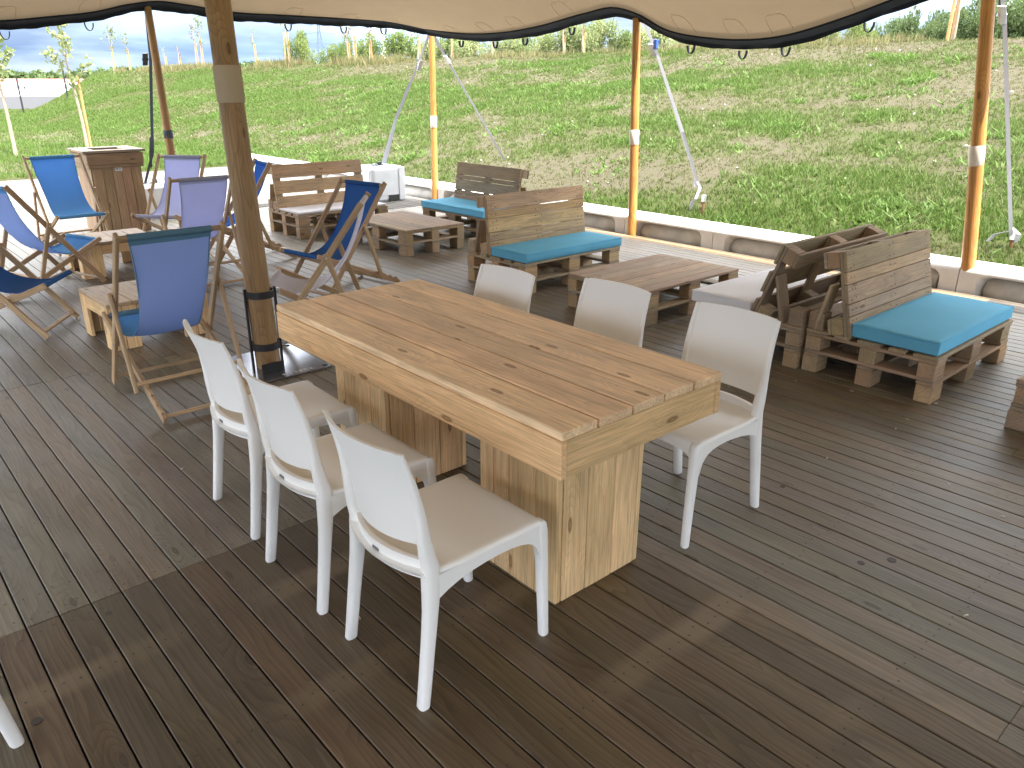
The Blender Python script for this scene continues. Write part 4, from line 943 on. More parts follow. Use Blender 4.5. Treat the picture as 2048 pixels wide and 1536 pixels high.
def backrest(t, Lx, yb, zs, lean, rows, Hh, tone=1.0, warm=0.0, gap=0.004, back_gap=True):
    ph = R(lean); s_ = Vector((0, math.sin(ph), math.cos(ph))); th = Vector((0, math.cos(ph), -math.sin(ph))); o = Vector((0, yb, zs)); X = Vector((1, 0, 0))
    P = lambda x, s, d: o + X * x + s_ * s + th * d
    q = 0.0; tot = sum(rows) + gap * (len(rows) - 1); k = Hh / tot; mbn = MB()
    for i, r in enumerate(rows):
        w = r * k; sc = q + w / 2; e = random.uniform(-.002, .002)
        plank('back_plank', t, P(0.0 + random.uniform(0, .006), sc, 0.011 + e), P(Lx - random.uniform(0, .006), sc, 0.011 + e), -th, w, 0.021, M['pallet'], pcol(tone, warm), 0.0025)
        for x in (0.05, 0.095, Lx / 2 - .03, Lx / 2 + .03, Lx - 0.095, Lx - 0.05):
            for ds in ((-w * .28, w * .28) if w > .09 else (0.0,)):
                c = P(x + random.uniform(-.012, .012), sc + ds + random.uniform(-.006, .006), -0.0003 + e); mbn.tube([c + th * 0.002, c - th * 0.0006], [0.0055, 0.0055], 6)
        q += w + gap * k
    add('nail_heads', mbn.mesh('nail_heads'), M['screw'], t, kind='stuff')
    bx = [0.055, Lx / 2, Lx - 0.055]
    for x in bx:
        plank('back_stile', t, P(x, 0.004, 0.0335), P(x, Hh - 0.003, 0.0335), -th, 0.098, 0.021, M['pallet'], pcol(tone))
        for sc in (0.062, Hh - 0.052): plank('back_block', t, P(x - 0.05, sc, 0.084), P(x + 0.05, sc, 0.084), -th, 0.098, 0.076, M['pallet'], pcol(tone * .9, .15))
    for sc in (0.062, Hh - 0.052): plank('rear_board', t, P(0.003, sc, 0.1345), P(Lx - 0.003, sc, 0.1345), th, 0.098, 0.021, M['pallet'], pcol(tone))
def supports(t, Lx, yb, zs, Dy, tone=1.0):
    for x in (0.06, Lx - 0.06):
        plank('prop_board', t, (x, yb + 0.24, zs + 0.002), (x, yb + 0.17, zs + 0.30), (0, 1, 0.2), 0.11, 0.022, M['pallet'], pcol(tone))
        plank('prop_block', t, (x - 0.05, Dy - 0.052, zs + 0.055), (x + 0.05, Dy - 0.052, zs + 0.055), (0, 0, 1), 0.098, 0.108, M['pallet'], pcol(tone * .9, .1))
def pallet_sofa(x, y, rz, label, Lx=1.22, yb=0.52, lean=12, rows=(.13, .075, .12, .075, .13), Hh=0.53, tone=1.0, warm=0.0, gap=0.004):
    t = empty('pallet_sofa', (x, y, 0), R(rz)); tag(t, label, 'pallet sofa', 'pallet sofas on the deck')
    z = pallet_base(t, Lx, 0.81, tone, False); backrest(t, Lx, yb, z + 0.001, lean, rows, Hh, tone * 1.05, warm, gap); supports(t, Lx, yb, z, 0.81, tone)
    return z
def cushion(x0, x1, y0, y1, z, th, mat, label, rz=0, org=(0, 0)):
    t = empty('cushion', (org[0], org[1], z), R(rz)); tag(t, label, 'cushion', 'seat cushions on the pallet sofas')
    nx_, ny_ = 30, 16; v = []; f = []; rg = random.Random(label)
    cxm, cym = (x0 + x1) / 2, (y0 + y1) / 2; hx, hy = (x1 - x0) / 2, (y1 - y0) / 2
    def edge(q, h): d = (1 - abs(q)) * h; return min(1, d / 0.018)
    for sgn in (1, -1):
        for j in range(ny_ + 1):
            for i in range(nx_ + 1):
                qx = math.copysign(1 - (1 - abs(-1 + 2 * i / nx_)) ** 1.5, -1 + 2 * i / nx_); qy = math.copysign(1 - (1 - abs(-1 + 2 * j / ny_)) ** 1.5, -1 + 2 * j / ny_)
                e = min(edge(qx, hx), edge(qy, hy)); rnd = 0.012 * (1 - math.sqrt(max(0, 1 - (1 - e) ** 2)))
                puff = 0.004 * (1 - qx ** 4) * (1 - qy ** 4) + 0.0025 * math.sin(qx * 7 + qy * 3 + rg.random())
                zz = (th - rnd + puff) if sgn > 0 else (0.0015 + rnd * 0.8)
                v.append((cxm + qx * hx, cym + qy * hy, zz))
    n1 = (nx_ + 1) * (ny_ + 1)
    for j in range(ny_):
        for i in range(nx_):
            a = j * (nx_ + 1) + i; q = (a, a + 1, a + nx_ + 2, a + nx_ + 1); f.append(q); f.append(tuple(n1 + k for k in reversed(q)))
    for j in range(ny_):
        for i in (0, nx_):
            a = j * (nx_ + 1) + i; b = a + nx_ + 1; q = (a, b, n1 + b, n1 + a); f.append(q if i else q[::-1])
    for i in range(nx_):
        for j in (0, ny_):
            a = j * (nx_ + 1) + i; q = (a, n1 + a, n1 + a + 1, a + 1); f.append(q if j == 0 else q[::-1])
    add('cover', mesh('cover', v, f, True, 50), M[mat], t)
    mb = MB(); r = 0.004
    for zz in (th - 0.006,):
        P = [(x0, y0, zz), (x1, y0, zz), (x1, y1, zz), (x0, y1, zz), (x0, y0, zz)]
        for a, b in zip(P[:-1], P[1:]): mb.tube([a, b], r, 5)
    add('piping', mb.mesh('piping'), M[mat], t)
z6 = pallet_sofa(4.58, 1.51, 0, 'pallet sofa at the right with flush plank back and teal cushion, nearest one', tone=1.0, warm=0.05)
cushion(4.60, 5.80, 1.525, 2.035, z6, 0.088, 'teal', 'teal cushion on the nearest pallet sofa at the right')
pallet_sofa(5.77, 3.15, 180, 'pallet sofa back to back with the nearest teal one, its open pallet back showing', yb=0.42, lean=20, rows=(.12, .13, .12), gap=.05, Hh=0.54, tone=0.9)
cushion(0.02, 1.20, -0.055, 0.42, z6, 0.088, 'whitecush', 'white cushion on the pallet sofa behind the right-hand white chair', 180, (5.77, 3.15))
pallet_sofa(4.50, 4.90, 0, 'honey coloured pallet sofa in the middle with long teal cushion', Lx=1.25, yb=0.46, lean=7, tone=1.12, warm=0.22)
cushion(4.50, 5.75, 4.89, 5.35, z6, 0.085, 'teal', 'long teal cushion on the honey coloured pallet sofa in the middle')
pallet_sofa(5.78, 8.23, -90, 'dark weathered pallet sofa near the far corner pole, gapped plank back', Lx=1.22, yb=0.49, lean=10, rows=(.13, .05, .13, .05, .15), gap=.006, Hh=0.53, tone=0.72)
cushion(0.0, 1.22, -0.01, 0.49, z6, 0.085, 'teal', 'teal cushion on the dark weathered pallet sofa', -90, (5.78, 8.23))
pallet_sofa(4.28, 8.63, 0, 'pallet sofa at the far left with gapped three plank back and thin white seat pad', Lx=1.25, yb=0.52, lean=8, rows=(.14, .13, .14), gap=.03, Hh=0.54, tone=0.98, warm=0.12)
cushion(4.29, 5.52, 8.64, 9.14, z6, 0.030, 'whitecush', 'thin white seat pad on the pallet sofa at the far left')
def pallet_table(x, y, rz, label, Lx, Dy, tone=1.0):
    t = empty('pallet_table', (x, y, 0), R(rz)); tag(t, label, 'pallet table', 'pallet coffee tables'); pallet_base(t, Lx, Dy, tone, True)
pallet_table(4.545, 3.585, 0, 'pallet coffee table behind the white chairs, between the two right-hand sofas', 1.21, 0.84, 1.06)
pallet_table(5.45, 6.95, 90, 'pallet coffee table in front of the dark sofa, beside the navy deckchair', 1.20, 0.80, 0.92)
pallet_table(4.56, 0.30, 0, 'pallet block corner cut off at the right edge of the photo', 1.20, 0.81, 0.85)

# ================================================================== VEGETATION AND BACKGROUND
def leafmat(name, c0, c1, transl=0.35):
    m, t, b = newmat(name); k = t.links.new
    a = N(t, 'ShaderNodeAttribute', attribute_name='tint'); cc = mixrgb(t, a.outputs['Fac'], c0, c1); k(cc, b.inputs['Base Color'])
    b.inputs['Roughness'].default_value = 0.6; b.inputs['Specular IOR Level'].default_value = 0.25
    tr = N(t, 'ShaderNodeBsdfTranslucent'); k(cc, tr.inputs[0]); ms = N(t, 'ShaderNodeMixShader'); ms.inputs[0].default_value = transl
    k(b.outputs[0], ms.inputs[1]); k(tr.outputs[0], ms.inputs[2]); k(ms.outputs[0], t.nodes['Material Output'].inputs['Surface'])
    return m
M['turf'] = leafmat('grass_blades', (0.135, 0.130, 0.058), (0.088, 0.148, 0.028), 0.3)
M['weed'] = leafmat('weed_leaves', (0.085, 0.155, 0.028), (0.13, 0.20, 0.05), 0.3)
M['leaf'] = leafmat('tree_leaves', (0.09, 0.14, 0.035), (0.22, 0.27, 0.085))
M['leafpale'] = leafmat('pale_shrub_leaves', (0.12, 0.17, 0.05), (0.32, 0.35, 0.17))
M['leafdark'] = leafmat('dark_wood_leaves', (0.06, 0.10, 0.035), (0.15, 0.20, 0.08))
M['leafred'] = leafmat('reddish_leaves', (0.14, 0.06, 0.045), (0.16, 0.13, 0.05))
M['dry'] = leafmat('dry_grass', (0.22, 0.18, 0.095), (0.14, 0.16, 0.055), 0.3)
M['bark'] = solid('pale_bark', (0.34, 0.27, 0.20), 0.85, var=0.3, vscale=12)
M['stakew'] = solid('orange_stake', (0.46, 0.26, 0.10), 0.7, var=0.25, vscale=8)

def blades(X, Y, h, w, tint, lean=0.5, per=3, seed=1, up=1.0):
    g = np.random.default_rng(seed); n = len(X); Xr = np.repeat(X, per); Yr = np.repeat(Y, per); hr = np.repeat(h, per) * g.uniform(.6, 1.2, n * per); wr = np.repeat(w, per)
    Xr = Xr + g.normal(0, .018, n * per); Yr = Yr + g.normal(0, .018, n * per); Z = terrain(Xr, Yr) - 0.006
    a = g.uniform(0, 2 * np.pi, n * per); l = g.uniform(0, lean, n * per) * hr; b = g.uniform(0, 2 * np.pi, n * per)
    dx, dy = np.cos(a) * wr / 2, np.sin(a) * wr / 2
    v = np.stack([np.stack([Xr - dx, Yr - dy, Z], -1), np.stack([Xr + dx, Yr + dy, Z], -1), np.stack([Xr + np.cos(b) * l, Yr + np.sin(b) * l, Z + hr * up], -1)], 1).reshape(-1, 3)
    f = np.arange(len(v)).reshape(-1, 3); return v, f, np.repeat(np.repeat(tint, per) + g.normal(0, .12, n * per), 3)
def visible(X, Y, Z):
    d = np.stack([X, Y, Z - CAMH], -1); z = d @ np.array(fwd); px = 1024 + FPX * (d @ np.array(rgt)) / z; py = 768 - FPX * (d @ np.array(upv)) / z
    return (z > 0.5) & (px > -80) & (px < 2130) & (py > -80) & (py < 1600), z
def scatter(n, seed, x0, x1, y0, y1, dens):
    g = np.random.default_rng(seed); X = g.uniform(x0, x1, n); Y = y0 + (y1 - y0) * g.random(n) ** 1.5; gg = grassiness(X, Y)
    ok, z = visible(X, Y, terrain(X, Y)); keep = ok & (g.random(n) < dens(gg, X, Y)) & ~((X < DECK_X1 + 0.48) & (Y < DECK_Y1 + 0.05))
    return X[keep], Y[keep], gg[keep], z[keep]
X, Y, gg, zd = scatter(150000, 21, 8.0, 17.6, 0.5, 46, lambda g, x, y: 0.42 + 0.58 * g)
v, f, tn = blades(X, Y, 0.035 + 0.055 * gg, 0.008 + 0.0011 * zd, 0.15 + 0.75 * gg, 0.9, 3, 5)
add('turf', fastmesh('turf', v, f, {'tint': tn}, M['turf']), kind='stuff')
X, Y, gg, zd = scatter(60000, 22, -14, 8.2, 17.9, 60, lambda g, x, y: 0.35 + 0.65 * g)
v, f, tn = blades(X, Y, 0.06 + 0.05 * gg, 0.010 + 0.0010 * zd, 0.25 + 0.7 * gg, 0.8, 3, 6)
add('lawn_grass', fastmesh('lawn_grass', v, f, {'tint': tn}, M['turf']), kind='stuff')
X, Y, gg, zd = scatter(32000, 23, 8.0, 27, 42, 84, lambda g, x, y: 0.6 + 0.4 * g)
v, f, tn = blades(X, Y, 0.08 + 0.06 * gg, 0.010 + 0.0012 * zd, 0.3 + 0.6 * gg, 0.8, 3, 7)
add('far_turf', fastmesh('far_turf', v, f, {'tint': tn}, M['turf']), kind='stuff')
# leafy weeds in clumps
g = np.random.default_rng(31); cxs = g.uniform(8.1, 16.5, 520); cys = 1 + 34 * g.random(520) ** 1.3; gs = grassiness(cxs, cys); kq = g.random(520) < 0.15 + 0.85 * gs
cxs, cys = cxs[kq], cys[kq]; XX = []; YY = []; HH = []
for a, b in zip(cxs, cys):
    m = g.integers(10, 46); r = g.uniform(.07, .34); XX.append(a + g.normal(0, r * .8, m)); YY.append(b + g.normal(0, r, m)); HH.append(np.full(m, g.uniform(.06, .14)))
X = np.concatenate(XX); Y = np.concatenate(YY); Hh = np.concatenate(HH); ok, zd = visible(X, Y, terrain(X, Y)); ok &= (X > 8.05); X, Y, Hh, zd = X[ok], Y[ok], Hh[ok], zd[ok]
v, f, tn = blades(X, Y, Hh, 0.032 + 0.0008 * zd, g.random(len(X)), 1.6, 3, 8, 0.8)
add('weeds', fastmesh('weeds', v, f, {'tint': tn}, M['weed']), kind='stuff')
# dry tall grass along the crest
g = np.random.default_rng(41); n = 7500; X = g.normal(17.7, .40, n); Y = 1 + 58 * g.random(n); ok, zd = visible(X, Y, terrain(X, Y) + .2); X, Y, zd = X[ok], Y[ok], zd[ok]
pm = fbm(X * .5, Y * .6 + 70, 3) > 0.44; X, Y, zd = X[pm], Y[pm], zd[pm]
v, f, tn = blades(X, Y, g.uniform(.06, .26, len(X)) * (1 + .6 * (zd > 28)), 0.012 + 0.0009 * zd, g.random(len(X)), 0.6, 3, 9)
add('crest_grass', fastmesh('crest_grass', v, f, {'tint': tn}, M['dry']), kind='stuff')
# pale stones on the bare soil
g = np.random.default_rng(51); V = []; FF = []
for _ in range(170):
    x = g.uniform(8.3, 16.8); y = 1.5 + 26 * g.random() ** 1.2; z = float(terrain(x, y)); r = g.uniform(.010, .030); o = len(V)
    p = [(1, 0, 0), (-1, 0, 0), (0, 1, 0), (0, -1, 0), (0, 0, .7), (0, 0, -.7)]
    V += [(x + q[0] * r * g.uniform(.7, 1.3), y + q[1] * r * g.uniform(.7, 1.3), z + .006 + q[2] * r * g.uniform(.7, 1.2)) for q in p]
    FF += [(o, o + 2, o + 4), (o + 2, o + 1, o + 4), (o + 1, o + 3, o + 4), (o + 3, o, o + 4), (o + 2, o, o + 5), (o + 1, o + 2, o + 5), (o + 3, o + 1, o + 5), (o, o + 3, o + 5)]
add('stones', fastmesh('stones', V, FF, None, solid('pale_stone', (0.55, 0.52, 0.47), 0.8)), kind='stuff')

def leaves(centres, radii, n, size, seed, shell=0.55, squash=1.0):
    g = np.random.default_rng(seed); centres = np.asarray(centres, float); radii = np.asarray(radii, float)
    pw = radii ** 2; k = g.choice(len(centres), n, p=pw / pw.sum()); d = g.normal(size=(n, 3)); d /= np.linalg.norm(d, axis=1, keepdims=True)
    rr = (shell + (1 - shell) * g.random(n) ** 0.6) * g.uniform(.8, 1.12, n); P = centres[k] + d * (radii[k] * rr)[:, None] * np.array([1, 1, squash])
    a = g.normal(size=(n, 3)); a /= np.linalg.norm(a, axis=1, keepdims=True); b = np.cross(a, g.normal(size=(n, 3))); b /= np.linalg.norm(b, axis=1, keepdims=True) + 1e-9
    s = size * g.uniform(.6, 1.35, n)[:, None]
    v = np.stack([P - a * s, P + b * s * .5, P + a * s, P - b * s * .5], 1).reshape(-1, 3); f = np.arange(len(v)).reshape(-1, 4)
    clump = np.random.default_rng(seed + 1).random(len(centres))[k]
    return v, f, np.repeat(np.clip(clump * 0.6 + g.random(n) * 0.5, 0, 1), 4)
def at(px, X=None, Y=None):                        # scene point on the sight line of a pixel column at a given X
    th = (px - 1024) / FPX; d = f0 * (math.cos(PITCH)) + r0 * th * 1.0
    d = fwd + rgt * th + upv * ((768 - 120) / FPX)
    t = X / d.x; return (X, t * d.y)
# young staked trees along the crest and on the lawn
def young_tree(x, y, h, kind, label, seed, stakes=1, n=170, spread=.34, lean=0.0, zoff=-0.05, crown0=.5, group='young staked trees'):
    z = float(terrain(x, y)) + zoff; t = empty('young_tree', (x, y, z)); tag(t, label, 'tree', group); g = random.Random(seed)
    mb = MB(); pts = [(lean * h * (s ** 1.2) + .02 * math.sin(s * 6 + seed), .02 * math.cos(s * 5 + seed), h * s) for s in np.linspace(0, .97, 9)]
    mb.tube(pts, [(0.032 if h < 3 else 0.046) * (1 - .75 * s) + .004 for s in np.linspace(0, 1, 9)], 7); add('trunk', mb.mesh('trunk', True, 60), M['bark'], t)
    mb = MB(); cs = []; rs = []
    for i in range(10):
        s = crown0 + (0.97 - crown0) * i / 9; a = g.uniform(0, 6.28); L_ = spread * h * (0.55 + .6 * math.sin(math.pi * min(1, (s - crown0) / (1.02 - crown0) + .15))) * g.uniform(.6, 1.1)
        p0 = Vector((lean * h * s ** 1.2, 0, h * s)); p1 = p0 + Vector((math.cos(a) * L_ * .6, math.sin(a) * L_ * .6, L_ * .75)); mb.tube([p0, (p0 + p1) / 2 + Vector((0, 0, .03)), p1], [.009, .006, .003], 5)
        for q in (.45, .75, 1.0):
            cs.append(tuple(p0.lerp(p1, q))); rs.append(.045 * h * g.uniform(.6, 1.2))
    add('branches', mb.mesh('branches'), M['bark'], t)
    v, f, tn = leaves(cs, rs, n, .024 * h if kind != 'leafred' else .02 * h, seed, .2); add('crown', fastmesh('crown', v, f, {'tint': tn}, M[kind]), None, t)
    for i in range(stakes):
        mb = MB(); sx = (.11 if i == 0 else -.12); mb.tube([(sx, .05, -.2), (sx * .8, .05, h * .62)], .035, 8); mb.tube([(sx * .8, .05, h * .58), (lean * h * .5, 0, h * .585)], .008, 5)
        add('stake', mb.mesh('stake'), M['stakew'], t)
    return t
yt = [(225, 17.9, 2.75, 'leafpale', 'young leafy tree on the crest, leftmost of the row, pale crown', 1, .30, 260), (256, 17.6, 2.3, 'leafpale', 'slender young tree on the crest just right of the leftmost one', 1, .16, 110),
      (330, 17.9, 1.3, 'leafpale', 'very small young tree on the crest right beside the brown pole', 1, .2, 50), (358, 17.8, 1.25, 'leafred', 'short staked tree with reddish tuft on the crest between the brown pole and the mast', 1, .25, 90),
      (393, 17.8, 2.2, 'leafred', 'thin young tree with sparse brown leaves, left of a taller green one', 1, .24, 70), (404, 18.2, 2.6, 'leafpale', 'tall thin young tree with green top just left of the mast', 1, .2, 140),
      (470, 17.8, 2.05, 'leafred', 'staked reddish young tree just right of the mast', 1, .18, 80), (510, 17.8, 1.75, 'leafpale', 'bare staked young tree with white tip against the clouds', 1, .16, 50),
      (577, 17.7, 2.3, 'leafpale', 'young tree on thick pale stakes in front of the lone round tree', 2, .15, 60), (697, 17.8, 1.45, 'leafred', 'reddish young tree on the crest before the hedge, left one of two', 1, .28, 120),
      (710, 17.7, 1.75, 'leafpale', 'tall bare staked young tree between the two reddish ones', 1, .16, 60), (741, 17.8, 1.45, 'leafred', 'reddish young tree on the crest, right one of two', 1, .28, 130),
      (837, 17.8, 1.25, 'leafpale', 'staked young tree left of the far corner pole', 1, .16, 60), (903, 17.8, 1.15, 'leafpale', 'staked young tree right of the far corner pole', 1, .16, 60), (983, 17.8, 1.1, 'leafpale', 'white staked young tree before the bushes under the canopy dip', 1, .16, 50),
      (1126, 17.8, 1.0, 'leaf', 'young tree with pale stake and leafy crown left of the middle orange pole', 1, .34, 160), (1165, 17.8, 1.15, 'leaf', 'young leafy tree with orange stake nearest left of the middle orange pole', 1, .34, 170),
      (1540, 17.8, .62, 'leafpale', 'short staked young tree under the canopy edge right of centre', 2, .2, 60)]
for i, (px, X_, h, kd, lb, st, spd, n) in enumerate(yt):
    x, y = at(px, X_); young_tree(x, y, h, kd, lb, 100 + i, st, n, spd)
x, y = at(1897, 17.6); young_tree(x, y, 1.9, 'leaf', 'tall bare stake and young tree near the right orange pole', 140, 2, 30, .1)
young_tree(4.15, 23.4, 3.25, 'leafpale', 'young tree on the lawn at the left edge of the photo, leaning slightly', 150, 0, 300, .22, -.035, -.03, .50)
young_tree(6.1, 24.6, 3.15, 'leafpale', 'young tree on the lawn rising behind the wooden bin', 151, 1, 330, .26, -.05, -.03, .48)
# bushes behind the crest
_bm = {}
def bush_mesh(seed, kind, n=5200):
    if (seed, kind) not in _bm:
        g = random.Random(seed); cs = []; rs = []
        for i in range(22):
            a = g.uniform(0, 6.28); r = g.uniform(0, .72); cs.append((r * math.cos(a), r * math.sin(a), g.uniform(.12, .84) * (1 - .28 * r))); rs.append(g.uniform(.16, .32))
        v, f, tn = leaves(cs, rs, n, .034, seed, .45); _bm[(seed, kind)] = fastmesh('crown', v, f, {'tint': tn}, M[kind])
    return _bm[(seed, kind)]
stem = MB()
for a in range(5): stem.tube([(0, 0, -.12), (.16 * math.cos(a * 1.26), .16 * math.sin(a * 1.26), .35), (.3 * math.cos(a * 1.3), .3 * math.sin(a * 1.3), .7)], [.03, .02, .008], 6)
stemmesh = stem.mesh('trunk')
def bush(px, X_, wpx, toppx, kind, label, seed, group='bushes behind the crest'):
    x, y = at(px, X_); p = Vector((x, y, 1.9)) - Vector((0, 0, CAMH)); D = p.dot(fwd) + 0.0
    # height so that the top reaches the given image row
    z0_ = float(terrain(x, y)) - .15
    d = fwd + rgt * ((px - 1024) / FPX) + upv * ((768 - toppx) / FPX); t = x / d.x; ztop = CAMH + d.z * t
    wid = wpx / FPX * t * fwd.length / 2 * 1.05; h = max(.4, (ztop - z0_) / 1.02)
    o = empty('bush', (x, y, z0_), seed * 1.7); tag(o, label, 'bush', group); S_ = Matrix.Diagonal((wid, wid, h, 1))
    add('crown', bush_mesh(seed % 7, kind), None, o, S_); add('stems', stemmesh, M['bark'], o, S_)
bl = [(606, 18.5, 77, 56, 'leaf', 'lone round tree behind the thick stakes'), (668, 19.2, 75, 86, 'leaf', 'low bush at the left end of the hedge'), (700, 19.8, 75, 66, 'leaf', 'bush behind the left reddish tree'),
      (745, 19.0, 87, 64, 'leaf', 'bush behind the right reddish tree'), (800, 19.2, 106, 54, 'leaf', 'rounded dark bush left of the far corner pole'), (860, 18.8, 87, 72, 'leafpale', 'pale bush directly behind the far corner pole'),
      (905, 19.8, 112, 56, 'leaf', 'dark bush right of the far corner pole'), (945, 18.6, 100, 66, 'leafpale', 'silvery bush under the lowest dip of the canopy'), (1010, 18.8, 106, 70, 'leafpale', 'pale bush in the middle of the hedge'),
      (1050, 19.8, 100, 44, 'leaf', 'green tree rising behind the pale middle bush'), (1100, 18.8, 112, 56, 'leafpale', 'pale leafy bush left of the stakes'), (1145, 19.5, 112, 34, 'leafpale', 'tall pale bush behind the two leafy stakes'),
      (1195, 19.2, 118, 24, 'leafpale', 'tallest pale bush left of the middle orange pole'), (1250, 19.5, 87, 56, 'leaf', 'green bush directly behind the middle orange pole'), (1320, 18.8, 125, 36, 'leafpale', 'cream flowering bush right of the middle orange pole'),
      (1385, 19.0, 100, 60, 'leafpale', 'lower cream bush under the canopy'), (1450, 18.8, 125, 64, 'leafpale', 'low pale bush under the right canopy sag'), (1520, 18.8, 112, 60, 'leafpale', 'low green bush by the short stakes'), (1580, 18.8, 112, 54, 'leaf', 'green bush right of the short stakes'),
      (1640, 19.0, 112, 42, 'leafpale', 'bushy tree at the right end of the hedge'), (1705, 19.2, 100, 32, 'leaf', 'darker bush where the wood begins')]
for i, q in enumerate(bl): bush(*q, 3 + i)
# wood on the right: each tree with trunk and crown
def wood_tree(px, X_, wpx, toppx, label, seed):
    x, y = at(px, X_); d = fwd + rgt * ((px - 1024) / FPX) + upv * ((768 - toppx) / FPX); t = x / d.x; ztop = CAMH + d.z * t; z0_ = float(terrain(x, y)) - .2; h = ztop - z0_
    wid = wpx / FPX * t / 2; o = empty('birch_tree', (x, y, z0_), seed * 2.1); tag(o, label, 'tree', 'trees of the wood at the right')
    mb = MB(); mb.tube([(0, 0, 0), (.04 * h, .02 * h, h * .5), (.03 * h, .0, h * .95)], [.03 * h * .5, .02 * h * .5, .005 * h], 7); add('trunk', mb.mesh('trunk'), M['bark'], o)
    add('crown', bush_mesh(20 + seed % 4, 'leafdark', 6500), None, o, Matrix.Diagonal((wid, wid, h * 1.0, 1)))
wl = [(1775, 20.5, 110, 36), (1818, 20, 120, 8), (1855, 21, 120, 16), (1900, 20, 120, 26), (1940, 21, 140, -8), (1990, 20, 150, -20), (2035, 20.5, 150, -32), (2090, 20, 160, -42), (2165, 20.5, 180, -42), (1735, 20.5, 90, 56)]
nm = ['leftmost', 'second from the left', 'third from the left', 'behind the tall bare stake', 'left of the right pole', 'behind the right pole', 'right of the right pole', 'at the right edge', 'beyond the right edge', 'low outlier at the left end']
for i, q in enumerate(wl): wood_tree(*q, 'dark green tree of the wood at the upper right, ' + nm[i], 30 + i)
# far tree line
def far_trees(name, pts, seed, n):
    g = np.random.default_rng(seed); cs = []; rs = []
    for (px0, px1, top, dist) in pts:
        for px in np.arange(px0, px1, 7.0):
            d = fwd + rgt * ((px - 1024) / FPX) + upv * ((768 - (top + g.uniform(-4, 6))) / FPX); t = dist / math.hypot(d.x, d.y) * g.uniform(.95, 1.05); r = 9 / FPX * dist * g.uniform(.7, 1.3)
            zt = CAMH + d.z * t; zz = zt - r
            while zz > -3: cs.append((d.x * t, d.y * t, zz)); rs.append(r); zz -= r * 1.0
    v, f, tn = leaves(cs, rs, n, 4.2 / FPX * 260, seed, .5); add(name, fastmesh(name, v, f, {'tint': tn}, M['leafdark']), kind='stuff')
far_trees('far_trees', [(-60, 240, 142, 240), (200, 330, 136, 330), (320, 480, 131, 330), (470, 700, 122, 330)], 61, 60000)
# white and dark industrial hall with a red roofed one behind it
def hall():
    c = at(60, 1)
    d = fwd + rgt * ((60 - 1024) / FPX) + upv * ((768 - 180) / FPX); t = 92 / math.hypot(d.x, d.y); p = Vector((d.x * t, d.y * t, 0)); ang = math.atan2(p.y, p.x) - math.pi / 2 + .12
    o = empty('industrial_hall', (p.x, p.y, -.7), ang, label='long low white hall with dark base band beyond the lawn at the far left', cat='hall')
    def zr(row, dist):
        q = fwd + rgt * ((60 - 1024) / FPX) + upv * ((768 - row) / FPX); return CAMH + q.z * dist / math.hypot(q.x, q.y) + .7
    z = lambda row: zr(row, 87)
    wm = solid('white_cladding', (0.82, 0.83, 0.84), .5); dm = solid('grey_base', (0.13, 0.13, 0.145), .8)
    mb = MB(); mb.box((-8, 0, (z(193) + z(165)) / 2), (24, 5, (z(165) - z(193)) / 2)); add('wall', mb.mesh('wall'), wm, o)
    mb = MB(); mb.box((-8, -.15, z(193) / 2), (24.1, 5, z(193) / 2 - .02)); add('base', mb.mesh('base'), dm, o)
    mb = MB(); mb.box((-8, -5.06, z(171)), (24.1, .05, .10)); add('gutter', mb.mesh('gutter'), solid('grey_gutter', (.4, .42, .45), .5), o)
    for q in (-14, -7.5, -1, 5.5, 12): mb = MB(); mb.box((q, -5.03, (z(192) + z(173)) / 2), (.04, .03, .42)); add('downpipe', mb.mesh('downpipe'), dm, o)
    o2 = empty('red_roof_shed', (p.x * 1.22, p.y * 1.22, -.7), ang, label='red roofed shed just above the white hall at the far left', cat='shed')
    z2 = lambda row: zr(row, 109)
    mb = MB(); mb.box((-3.5, 0, z2(166) / 2), (9.5, 3, z2(166) / 2)); add('wall', mb.mesh('wall'), wm, o2)
    v = [(-13.2, -3.2, z2(165.5)), (6.2, -3.2, z2(165.5)), (6.2, 3.2, z2(165.5)), (-13.2, 3.2, z2(165.5)), (-13.2, 0, z2(157)), (6.2, 0, z2(157))]
    add('roof', mesh('roof', v, [(0, 1, 5, 4), (2, 3, 4, 5), (0, 4, 3), (1, 2, 5), (3, 2, 1, 0)]), solid('red_roof', (.42, .07, .05), .6), o2)
hall()
for i, (px, row) in enumerate(((45, 214), (132, 176))):
    d = fwd + rgt * ((px - 1024) / FPX) + upv * ((768 - row) / FPX); t = 52 / math.hypot(d.x, d.y)
    x, y = d.x * t, d.y * t; z = float(terrain(x, y)); o = empty('fence_post', (x, y, z)); tag(o, ('dark thin post before the white hall, ' + ('left one' if i == 0 else 'right one near the bank')), 'post', 'thin dark posts on the lawn edge')
    mb = MB(); mb.tube([(0, 0, -.3), (0, 0, 1.9)], .045, 6); add('shaft', mb.mesh('shaft'), M['black_steel'], o); mb = MB(); mb.box((0, 0, 1.9), (.05, .05, .012)); add('cap', mb.mesh('cap'), M['black_steel'], o)
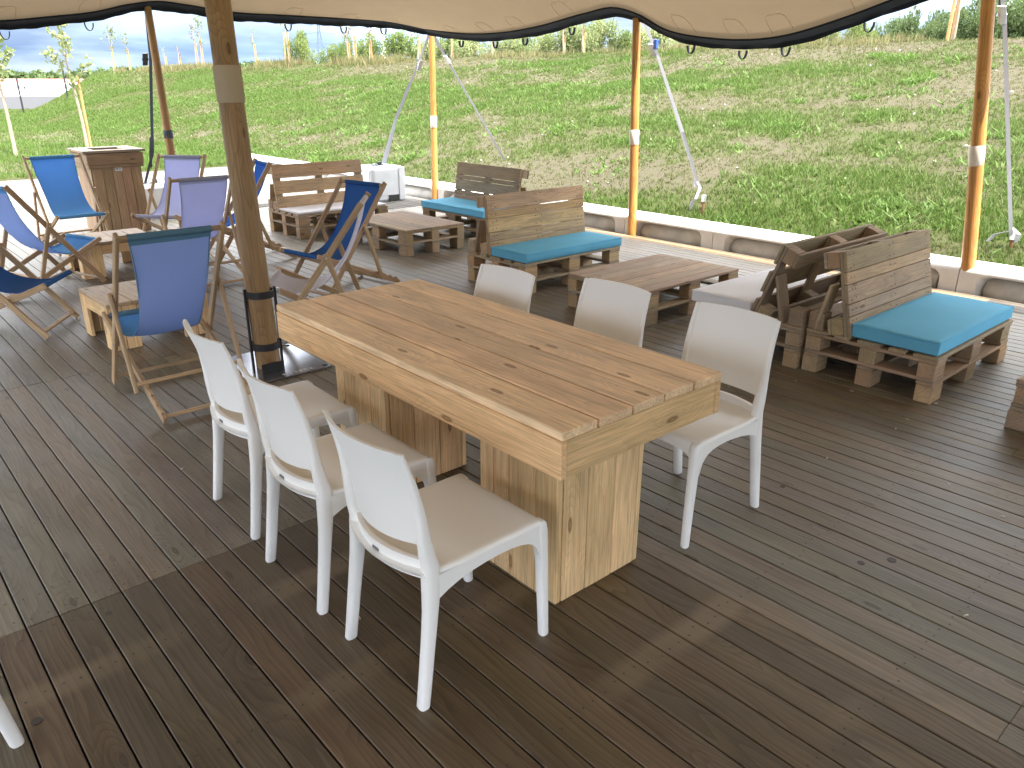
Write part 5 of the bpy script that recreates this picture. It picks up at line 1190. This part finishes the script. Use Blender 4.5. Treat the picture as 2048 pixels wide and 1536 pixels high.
# wind turbine and lattice pylon far beyond the bank
def far_point(px, row, dist):
    d = fwd + rgt * ((px - 1024) / FPX) + upv * ((768 - row) / FPX); t = dist / math.hypot(d.x, d.y); return Vector((d.x * t, d.y * t, CAMH + d.z * t))
hub = far_point(764, 40, 700); wt = empty('wind_turbine', (hub.x, hub.y, 0)); tag(wt, 'white wind turbine tower far behind the hedge', 'wind turbine')
wm = solid('turbine_white', (0.85, 0.86, 0.88), .4)
mb = MB(); mb.tube([(0, 0, -2), (0, 0, hub.z * .5), (0, 0, hub.z)], [2.3, 1.9, 1.3], 14); add('tower', mb.mesh('tower', True, 60), wm, wt)
mb = MB(); mb.box((0, -1, hub.z + 1), (1.6, 4, 1.6), ch=.5); add('nacelle', mb.mesh('nacelle'), wm, wt)
side = Vector((fy, -fx, 0))
for a in (112, 232, 352):
    dirv = side * math.cos(R(a)) + Vector((0, 0, 1)) * math.sin(R(a)); mb = MB(); b0_ = Vector((-fx * 4, -fy * 4, hub.z + 1)); mb.tube([b0_, b0_ + dirv * 8, b0_ + dirv * 34], [.9, 1.5, .2], 6); add('blade', mb.mesh('blade'), wm, wt)
top = far_point(636, 44, 640); py = empty('lattice_pylon', (top.x, top.y, 0)); tag(py, 'grey lattice power pylon far away between the lone round tree and the hedge', 'pylon')
pmat = solid('pylon_steel', (0.10, 0.13, 0.18), .7); mb = MB(); H_ = top.z; fw = Vector((fx, fy, 0))
def leg_at(s, a, b): w = 4.2 * (1 - s) ** 1.3 + .5; return side * (a * w) + fw * (b * w) + Vector((0, 0, H_ * s))
for a, b in ((1, 1), (1, -1), (-1, 1), (-1, -1)): mb.tube([leg_at(s, a, b) for s in np.linspace(0, 1, 8)], .20, 4)
for i in range(9):
    s0, s1 = i / 9, (i + 1) / 9
    for a in (1, -1): mb.tube([leg_at(s0, a, -1), leg_at(s1, -a, -1)], .13, 4)
add('mast', mb.mesh('mast'), pmat, py)
for s, w in ((.66, 9.5), (.82, 12), (.95, 7)):
    mb = MB(); c = Vector((0, 0, H_ * s)); mb.tube([c - side * w, c + Vector((0, 0, 1.2)), c + side * w], .17, 4); mb.tube([c - side * w, c + side * w], .13, 4); add('cross_arm', mb.mesh('cross_arm'), pmat, py)
